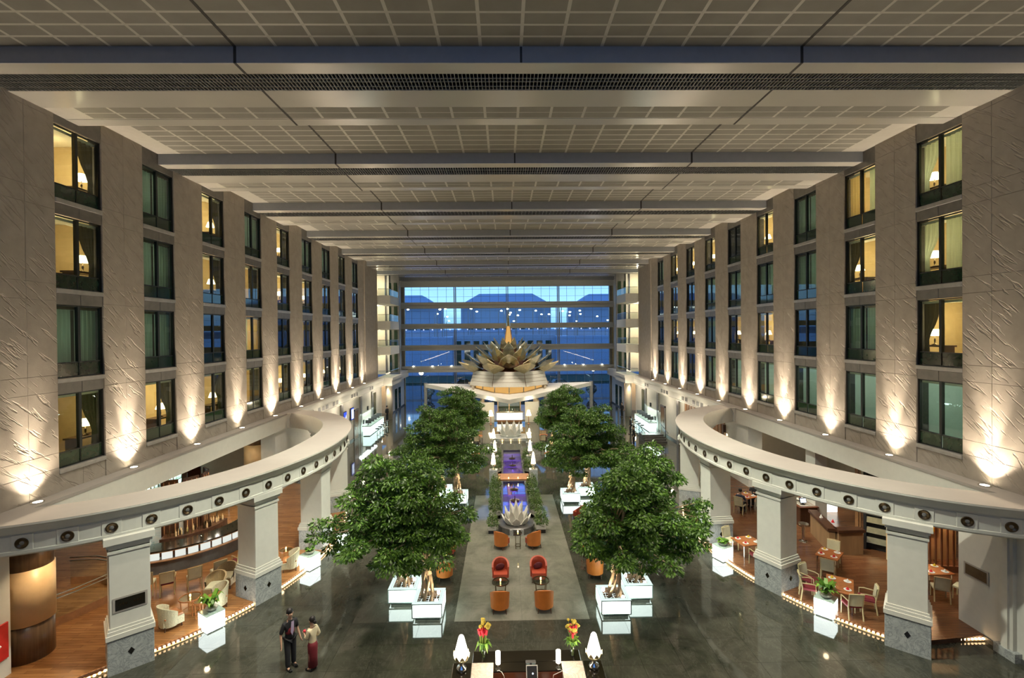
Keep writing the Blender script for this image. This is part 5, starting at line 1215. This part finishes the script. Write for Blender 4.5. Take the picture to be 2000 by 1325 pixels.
# dark chairs and glass balustrade, far left
for i, (x, y) in enumerate(((-17.1, 20.9), (-17.5, 21.9))): dining_chair('dining_chair', 'brown lounge chair far left behind the glass rail, %s' % ('nearer' if i == 0 else 'farther'), (x, y, FZ), PI * .5, True, 'brown chairs behind the rail', 'orange_leather', 'dark_wood')
gl = thing('ramp_balustrade', 'glass balustrade with double steel rail beside amber column', 'balustrade', (0, 0, FZ))
pa = [(-16.3, 16.7), (-15.9, 17.4), (-15.6, 18.2), (-15.4, 19.0)]; pb_ = [(-15.4, 19.0), (-16.2, 19.6), (-17.2, 19.9), (-18.2, 19.8)]
for P_, nm in ((pa, 0), (pb_, 1)):
    m = MB(); m.strip([(x, y, .28) for x, y in P_], [(x, y, .92) for x, y in P_]); m.build('glass_panel', 'rail_glass', gl)
    for z in (.95, 1.08): MB().tube([(x, y, z) for x, y in P_], .025).build('handrail', 'chrome', gl)
    m = MB(); m.strip([(x, y, 0) for x, y in P_], [(x, y, .28) for x, y in P_]).build('kerb', 'copper_wood', gl)
gl2 = thing('curved_balustrade', 'curved steel balustrade seen through left oval opening', 'balustrade', (-17.6, 29.2, FZ))
for z in (.5, .75, .95, 1.1): MB().tube([(2.0 * math.cos(a), 2.0 * math.sin(a), z) for a in np.linspace(-2.6, .9, 18)], .03).build('rail', 'chrome', gl2)
for a in np.linspace(-2.6, .9, 7): MB().tube([(2.0 * math.cos(a), 2.0 * math.sin(a), 0), (2.0 * math.cos(a), 2.0 * math.sin(a), 1.1)], .03).build('post', 'chrome', gl2)
# ---- counters and screens on the right
vc = thing('host_counter', 'dark V shaped wooden host counter in right restaurant', 'counter', (14.3, 21.3, FZ))
MB().obox((.05, 1.15, .5), .25, 2.3, 1.0, -.25).obox((.5, .0, .5), 1.1, .25, 1.0, .0).build('body', 'tan_wood', vc); MB().obox((.05, 1.15, 1.06), .4, 2.4, .12, -.25).obox((.5, 0, 1.06), 1.2, .4, .12, 0).build('worktop', 'dark_wood', vc)
for i, (x, y) in enumerate(((14.75, 22.6), (14.9, 22.0))): o = MB().add([(-.06, -.05, 0), (.06, -.05, 0), (.06, .05, 0), (-.06, .05, 0), (0, 0, .16)], [(3, 2, 1, 0), (0, 1, 4), (1, 2, 4), (2, 3, 4), (3, 0, 4)]).build('napkin', ['plate_white', 'napkin_red'][i], None, (x - .35, y, FZ + 1.12)); tag(o, ['white', 'red'][i] + ' folded napkin on top of host counter', 'napkin')
bf = thing('buffet_counter', 'long dark buffet counter behind host counter on the right', 'counter', (14.9, 25.9, FZ))
MB().bbox(-.45, .45, -1.6, 1.9, 0, .95, .02).build('body', 'dark_wood', bf); MB().bbox(-.5, .5, -1.65, 1.95, .95, 1.0, .01).build('worktop', 'red_wood', bf); MB().box(-.35, .35, -1.5, 1.7, 1.0, 1.012).build('inset', 'beige_marble', bf)
tl = thing('till_screen', 'small glowing till screen on the buffet counter', 'screen', (14.8, 24.65, FZ + 1.0)); MB().lathe([(.12, 0), (.12, .02), (.03, .04), (.03, .1)], 10).build('foot', 'black_matte', tl); MB().obox((0, 0, .22), .34, .05, .26, 0, -.3).build('bezel', 'black_matte', tl); MB().obox((0, -.032, .22), .28, .01, .2, 0, -.3).build('display', 'screen_white', tl)
for i, y in enumerate((25.2, 25.8, 26.4, 27.1)): o = MB().lathe([(.05, 0), (.14, .04), (.19, .10), (.18, .10), (.12, .045)], 14).build('serving_bowl', ['plate_white', 'chrome', 'amber_panel', 'plate_white'][i], None, (14.9, y, FZ + 1.012)); tag(o, ['white', 'steel', 'amber', 'pale'][i] + ' serving bowl on the buffet counter', 'bowl')
cr = thing('coat_stand', 'chrome pedestal stand beside buffet counter', 'stand', (13.55, 22.6, FZ)); MB().lathe([(.2, 0), (.18, .03), (.07, .05), (.07, .75), (.22, .80), (.22, .86)], 16).build('body', 'chrome', cr)
def slats(lab, x, y, rz, w, h, n, mt, nm='slatted_screen'):
    t = thing(nm, lab, 'screen', (x, y, FZ), rz, 'slatted timber screens')
    MB().box(-w / 2, w / 2, -.05, .05, 0, .25).box(-w / 2, w / 2, -.05, .05, h - .2, h).box(-w / 2, -w / 2 + .14, -.06, .06, 0, h).box(w / 2 - .14, w / 2, -.06, .06, 0, h).build('frame', mt, t)
    for i in range(n): x_ = -w / 2 + .2 + (w - .4) * i / (n - 1); MB().bbox(x_ - .03, x_ + .03, -.03, .03, .25, h - .2, .005).build('slat', mt, t)
slats('tall dark slatted screen doors beside near right white wall', 17.2, 19.6, -.15, 2.6, 3.5, 11, 'red_wood')
slats('brown slatted screen behind host counter', 17.0, 22.6, -.9, 1.6, 3.5, 8, 'copper_wood')
rk = thing('display_rack', 'black rack with curved golden panels in right restaurant', 'rack', (16.4, 21.3, FZ), -.75)
MB().box(-.75, -.65, -.1, .1, 0, 3.5).box(.65, .75, -.1, .1, 0, 3.5).box(-.75, .75, .1, .14, 0, 3.5).build('frame', 'black_matte', rk)
for i in range(7): MB().obox((0, -.04, .45 + .46 * i), 1.28, .04, .26, 0, -.35).build('gold_panel', 'gold_metal', rk)
rb = struct('wall_rear_glow'); MB().box(18.6, 18.7, 14, 18.9, 0, 3.9).build('red_wall', 'red_wood', rb); MB().box(16.0, 19, 20.6, 20.7, 0, 3.9).build('amber_wall', 'amber_panel', rb)
for i in range(3): o = MB().bbox(-.5, .5, -.03, .03, 0, .35, .01).build('wall_art', ['napkin_red', 'gold_metal', 'napkin_yellow'][i], None, (16.5 + .55 * i, 20.55, 1.4 + .55 * (i % 2))); tag(o, ['red', 'gold', 'yellow'][i] + ' glowing panel behind slatted screen doors', 'panel')
light('POINT', (17.4, 20.2, 2.6), 120, (1, .6, .3), .1)
# buffet seen through the right oval opening
bt = thing('buffet_island', 'bright white buffet island seen through right oval opening', 'counter', (17.2, 27.3, FZ)); MB().bbox(-.5, .5, -1.1, 1.1, 0, 1.15, .02).build('lit_body', 'buffet_glow', bt); MB().bbox(-.6, .6, -1.2, 1.2, 1.15, 1.2, .01).build('worktop', 'plate_white', bt)
ih = thing('ice_sculpture', 'pale glowing ice block on the white buffet island', 'sculpture', (17.2, 27.4, FZ + 1.2)); MB().lathe([(.3, 0), (.34, .3), (.2, .7), (.25, .9), (.0001, 1.0)], 7, caps=False).build('body', 'counter_glow', ih)
for i in range(6): o = MB().lathe([(.06, 0), (.15, .06), (.17, .12), (.0001, .16)], 10, caps=False).build('dish', ['plate_white', 'napkin_yellow', 'fern_leaf', 'plate_white', 'flower_red', 'plate_white'][i], None, (16.95 + .45 * (i % 2), 26.4 + .32 * i, FZ + 1.2)); tag(o, 'small dish of food on the white buffet island', 'dish', 'dishes on the buffet island')
wl = thing('table_lamp', 'globe lamp on stand beside the white buffet island', 'lamp', (16.2, 30.0, FZ)); MB().lathe([(.2, 0), (.18, .9), (.05, .95), (.05, 1.2)], 12).build('stand', 'brass_dark', wl); MB().sphere((0, 0, 1.5), .24, 10, 1.4).build('lamp_shade', 'flame_glow', wl, smooth=True)
sf = thing('food_shelf', 'dark shelf of lit dishes at the far end inside right oval', 'shelf', (15.6, 33.7, FZ)); MB().box(-.8, .8, 0, .2, 0, 3.4).build('back', 'dark_wood', sf)
for z in (.8, 1.4, 2.0, 2.6): MB().box(-.8, .8, -.3, 0, z, z + .05).build('shelf', 'copper_wood', sf); MB().box(-.6, .6, -.25, -.05, z + .05, z + .2).build('lit_tray', 'shade_glow', sf)

# ---- glowing cubes with plants
frv, frn = MB(), None
def fern(t, z, n, R, seed, up=.5):
    rg = random.Random(seed); m = MB()
    for i in range(n):
        a = rg.uniform(0, 6.28); r = R * rg.uniform(.6, 1.1); h = up * rg.uniform(.5, 1.2); w = .07; c, q = math.cos(a), math.sin(a)
        pts = [(0.02 * c, .02 * q, z), (r * .35 * c, r * .35 * q, z + h * .7), (r * .75 * c, r * .75 * q, z + h), (r * c, r * q, z + h * .75)]
        ws = [.015, w, w * .8, .004]; vs = []
        for (x, y, zz), k in zip(pts, ws): vs += [(x - k * q, y + k * c, zz), (x + k * q, y - k * c, zz)]
        m.add(vs, [(0, 1, 3, 2), (2, 3, 5, 4), (4, 5, 7, 6)])
    return m.build('leaf', 'fern_leaf', t, kind='stuff')
cu0 = None
for i, (x, y, rz, kind, lab) in enumerate(((-10.8, 16.9, -.6, 'f', 'nearest left glowing cube'), (-9.1, 21.15, -.45, 't', 'second left glowing cube'), (-8.35, 23.5, 0, 'g', 'third left glowing cube, beside third pillar'), (10.85, 17.0, .75, 'f', 'nearest right glowing cube'), (9.1, 21.3, .4, 'g', 'second right glowing cube'), (8.2, 24.2, 0, 'n', 'third right glowing cube, beside third pillar'), (-10.9, 20.3, .2, 'n', 'small glowing cube inside behind second left pillar'))):
    if cu0 is None:
        cu0 = thing('light_cube', 'white ' + lab + ' on the floor', 'light', (x, y, 0), rz, 'glowing cubes')
        MB().bbox(-.30, .30, -.30, .30, .05, .60, .004).build('lit_body', 'cube_glow', cu0); MB().bbox(-.31, .31, -.31, .31, .60, .625, .004).build('glass_top', 'planter_frame', cu0); MB().box(-.25, .25, -.25, .25, 0, .05).build('plinth', 'planter_base', cu0)
    else: dup(cu0, 'white ' + lab + ' on the floor', (x, y, 0), rz)
    if kind == 'n': continue
    p = thing({'f': 'potted_fern', 't': 'twig_arrangement', 'g': 'grass_bowl'}[kind], {'f': 'bushy bright green fern in white bowl on ', 't': 'bare pale twigs above moss on ', 'g': 'low round grassy bowl on '}[kind] + lab, 'plant', (x, y, .625))
    MB().lathe([(.10, 0), (.18, .07), (.19, .13), (.15, .13)], 16).build('bowl', 'white_lacquer', p)
    if kind == 'f': fern(p, .1, 34, .40, i, .42)
    else:
        fern(p, .1, 60, .22 if kind == 't' else .28, i, .16)
        if kind == 't':
            rg = random.Random(2); m = MB()
            for k in range(16): a = rg.uniform(0, 6.28); r = rg.uniform(.05, .3); m.tube([(0, 0, .1), (r * .5 * math.cos(a), r * .5 * math.sin(a), .6), (r * math.cos(a), r * math.sin(a), rg.uniform(.9, 1.4))], .012, 4, .005)
            m.build('twig', 'sill_metal', p, kind='stuff')
# far lobby dining sets by the channel
for s in (-1, 1):
    for i, (x, y) in enumerate(((2.9, 37.6), (3.0, 44.4))):
        lab = '%s dark table by far channel, %s side' % (('nearer', 'farther')[i], ns(s)); t = thing('dining_table', lab, 'table', (s * x, y, 0), 0, 'lobby tables'); MB().lathe([(.4, .70), (.4, .74)], 18).build('table_top', 'table_top_wood', t); MB().lathe([(.25, 0), (.2, .03), (.04, .06), (.04, .7)], 12).build('pedestal', 'brass_dark', t)
        for q in (-1, 1):
            dining_chair('dining_chair', 'dark chair on %s of the %s' % ('near side' if q < 0 else 'far side', lab), (s * x + .1 * q, y + .7 * q, 0), 0 if q < 0 else PI, False, 'lobby chairs', 'tan_rattan', 'dark_wood')

# ================================================================== PEOPLE
def skin(name, pts, edges, rad, mt, lv=2):
    me = bpy.data.meshes.new('k'); me.from_pydata(pts, edges, []); o = bpy.data.objects.new('k', me); COL.objects.link(o)
    o.modifiers.new('s', 'SKIN'); sv = me.skin_vertices[0].data
    for i, r in enumerate(rad): sv[i].radius = (r, r) if not isinstance(r, tuple) else r
    sv[0].use_root = True; m = o.modifiers.new('u', 'SUBSURF'); m.levels = m.render_levels = lv
    dg = bpy.context.evaluated_depsgraph_get(); out = bpy.data.meshes.new_from_object(o.evaluated_get(dg)); out.name = name
    bpy.data.objects.remove(o); bpy.data.meshes.remove(me); out.materials.clear(); out.materials.append(M[mt]); out.polygons.foreach_set('use_smooth', [True] * len(out.polygons)); return out
def person(lab, loc, rz, J, top, sleeve, legs, vest=None, skirt=False, hair='short', fem=False, holds=None, detail=True, H=1.0):
    t = thing('person', lab, 'person', loc, rz); t.scale = (H, H, H)
    pel, ch, nk = Vector(J['pel']), Vector(J['ch']), Vector(J['nk']); hd = nk + Vector(J.get('hd', (0, .02, .10)))
    k = .92 if fem else 1.0
    pts = [pel, (pel + ch) / 2, ch, nk, hd, hd + Vector((0, .01, .10))]; ed = [(0, 1), (1, 2), (2, 3), (3, 4), (4, 5)]; rad = [(.108 * k, .085), (.10 * k, .08), (.14 * k, .095), .052, .080, .078]
    def add(p, par, r): pts.append(Vector(p)); rad.append(r); ed.append((par, len(pts) - 1)); return len(pts) - 1
    add(hd + Vector((0, .095, .04)), 4, .018)
    for s, sd in ((-1, 'L'), (1, 'R')):
        sh = add(ch + Vector((s * .18 * k, 0, .05)), 2, .058 * k); el = add(J['el' + sd], sh, .042 * k); wr = add(J['wr' + sd], el, .029 * k)
        d = (Vector(J['wr' + sd]) - Vector(J['el' + sd])).normalized(); sdv = d.cross(Vector((0, 1, 0.01))).normalized(); pm = add(pts[wr] + d * .07, wr, (.034, .016)) 
        if detail:
            fw = d.cross(sdv).normalized()
            for q, ln in ((-1.5, .065), (-.5, .08), (.5, .075), (1.5, .06)):
                a = add(pts[pm] + d * .03 + fw * (q * .017), pm, .009); b = add(pts[a] + d * ln * .5 + sdv * .006 * s, a, .008); add(pts[b] + d * ln * .5 + sdv * .018 * s, b, .0065)
            a = add(pts[wr] + d * .035 + fw * .034, pm, .010); add(pts[a] + d * .04 + fw * .02, a, .008)
        hp = add(pel + Vector((s * .085 * k, 0, -.05)), 0, .074); kn = add(J['kn' + sd], hp, .058); an = add(J['an' + sd], kn, .040); add(Vector(J['an' + sd]) + Vector((s * .02, .13, -.04)), an, .034)
    inst('body', skin('body', pts, ed, rad, 'skin_tone'), t)
    # clothes follow the same joints, a little wider
    def cloth(nm, P_, E_, R_, mt, lv=2): inst(nm, skin(nm, P_, E_, R_, mt, lv), t)
    P_ = [pel + Vector((0, 0, -.10)), pel + Vector((0, 0, .06)), (pel + ch) / 2, ch, ch + (nk - ch) * .55, nk + Vector((0, 0, -.015))]; R_ = [(.16 * k, .13), (.155 * k, .125), (.142 * k, .115), (.172 * k, .122), (.11, .085), .066]; E_ = [(0, 1), (1, 2), (2, 3), (3, 4), (4, 5)]
    for s, sd in ((-1, 'L'), (1, 'R')):
        a = len(P_); sh = ch + Vector((s * .18 * k, 0, .045)); el = Vector(J['el' + sd]); wr = Vector(J['wr' + sd])
        P_ += [sh, sh.lerp(el, .98)]; R_ += [.078 * k, .062 * k]; E_ += [(3, a), (a, a + 1)]
        if sleeve > 1: P_.append(el.lerp(wr, sleeve - 1)); R_.append(.046 * k if not fem else .06); E_.append((a + 1, a + 2))
    cloth('shirt', P_, E_, R_, top)
    if vest: cloth('waistcoat', [pel + Vector((0, .012, .06)), (pel + ch) / 2 + Vector((0, .012, 0)), ch + Vector((0, .014, -.02))], [(0, 1), (1, 2)], [(.162, .140), (.150, .132), (.140, .136)], vest)
    if skirt:
        f = (Vector(J['anL']) + Vector(J['anR'])) / 2
        MB().lathe([(.13, 0), (.165, -.12), (.15, -.45), (.155, -(pel.z - f.z) + .04)], 18, (pel.x, pel.y), pel.z).build('skirt', legs, t, smooth=True)
    else:
        P_ = [pel + Vector((0, 0, .04))]; R_ = [(.160, .132)]; E_ = []
        for s, sd in ((-1, 'L'), (1, 'R')):
            a = len(P_); P_ += [pel + Vector((s * .09, 0, -.05)), Vector(J['kn' + sd]), Vector(J['an' + sd]) + Vector((0, 0, -.03))]; R_ += [.112, .086, .075]; E_ += [(0, a), (a, a + 1), (a + 1, a + 2)]
        cloth('trousers', P_, E_, R_, legs)
    for sd, s in (('L', -1), ('R', 1)):
        a = Vector(J['an' + sd]); m = MB().bbox(-.045, .045, -.07, .20, 0, .075, .02); m.build('shoe', 'shoe_black', t, (a.x, a.y, a.z - .08))
    hm = MB(); c = hd + Vector((0, -.018, .075)); hm.sphere((0, 0, 0), .104, 12, 1.05)
    hm.v = [(x, y, z) for x, y, z in hm.v]; ho = hm.build('hair', 'hair_black', t, c + Vector((0, -.012, .025)), smooth=True)
    if fem: MB().sphere((0, 0, 0), .062, 8).build('hair_bun', 'hair_black', t, hd + Vector((0, -.13, .03)), smooth=True)
    if detail:
        for s in (-1, 1):
            MB().sphere((0, 0, 0), .009, 6).build('eye', 'hair_black', t, hd + Vector((s * .03, .083, .065))); MB().sphere((0, 0, 0), .022, 6, 1.4).build('ear', 'skin_tone', t, hd + Vector((s * .086, .005, .045)), smooth=True)
        MB().sphere((0, 0, 0), .018, 6, .4).build('mouth', 'cloth_maroon', t, hd + Vector((0, .074, .005)))
    return t
STAND = dict(pel=(0, 0, .95), ch=(0, .01, 1.32), nk=(0, .01, 1.50), elL=(-.25, -.03, 1.10), wrL=(-.26, .06, .86), elR=(.25, -.03, 1.10), wrR=(.26, .06, .86), knL=(-.10, .02, .50), anL=(-.11, 0, .08), knR=(.10, .02, .50), anR=(.11, 0, .08))
man = dict(STAND); man.update(anR=(.12, .10, .08), knR=(.11, .07, .50), wrL=(-.27, .10, .86), elR=(.27, -.02, 1.09), wrR=(.30, .07, .86))
person('standing man in black with lilac and maroon waistcoat on the near left floor', (-7.2, 14.86, 0), -2.25, man, 'cloth_black', .9, 'cloth_black', 'cloth_maroon', detail=True)
wom = dict(STAND); wom.update(elL=(-.20, .06, 1.12), wrL=(-.10, .26, 1.18), elR=(.24, -.06, 1.12), wrR=(.22, .10, .94), anR=(.09, .02, .08))
wm = person('standing woman in cream blouse and long maroon skirt on the near left floor', (-6.45, 14.72, 0), 1.15, wom, 'cloth_cream', 1.55, 'cloth_maroon', skirt=True, fem=True, H=.90)
fl_ = thing('red_flower', 'small red flower held by the standing woman', 'flower', (-6.72, 14.80, 1.12)); MB().sphere((0, 0, 0), .05, 7, .8).build('bloom', 'flower_red', fl_); MB().tube([(0, 0, 0), (.02, .0, -.14)], .008, 5).build('stem', 'stem_green', fl_)
sh_ = bpy.data.objects.new('shawl', curtain_mesh('shawl', 'cloth_white', .34, .55, 12, .02)); COL.objects.link(sh_); sh_.parent = wm; sh_.location = (.08, -.17, .88); sh_.rotation_euler = (-.25, 0, .3)
man_t = [o for o in COL.objects if o.get('label', '').startswith('standing man')][0]
lil = MB().add([(-.07, .135, 1.44), (.02, .145, 1.44), (.05, .158, 1.15), (.0, .155, 1.02), (-.05, .155, 1.15)], [(0, 1, 2, 3, 4)]).build('shirt_front', 'cloth_lilac', man_t)
for i, (x, y, rz, lab) in enumerate(((-14.3, 56.6, -2.0, 'dark dressed person standing by lit timber wall on far left'), (13.4, 57.2, 2.2, 'dark dressed person standing by lit timber wall on far right'), (11.9, 47.6, 1.2, 'dark dressed person near right check-in counter, farther one'), (10.95, 42.9, 1.4, 'dark dressed person near right steps, nearer one'))):
    person(lab, (x, y, 0), rz, STAND, 'cloth_black', 1.7, 'cloth_black', detail=False)
SIT = dict(pel=(0, -.02, .52), ch=(0, .0, .88), nk=(0, .03, 1.05), elL=(-.24, .08, .72), wrL=(-.14, .34, .80), elR=(.24, .08, .72), wrR=(.14, .34, .80), knL=(-.11, .42, .50), anL=(-.11, .40, .08), knR=(.11, .42, .50), anR=(.11, .40, .08))
for x, y, lab, c, fem in ((12.35, 26.3, 'seated man in navy at the table between right pillars', 'cloth_navy', False), (13.75, 27.5, 'seated woman in black at the table between right pillars', 'cloth_black', True)):
    person(lab, (x, y, FZ), towards(x, y, 13.0, 26.9), SIT, c, 1.6 if not fem else .6, 'cloth_black', detail=False, fem=fem)
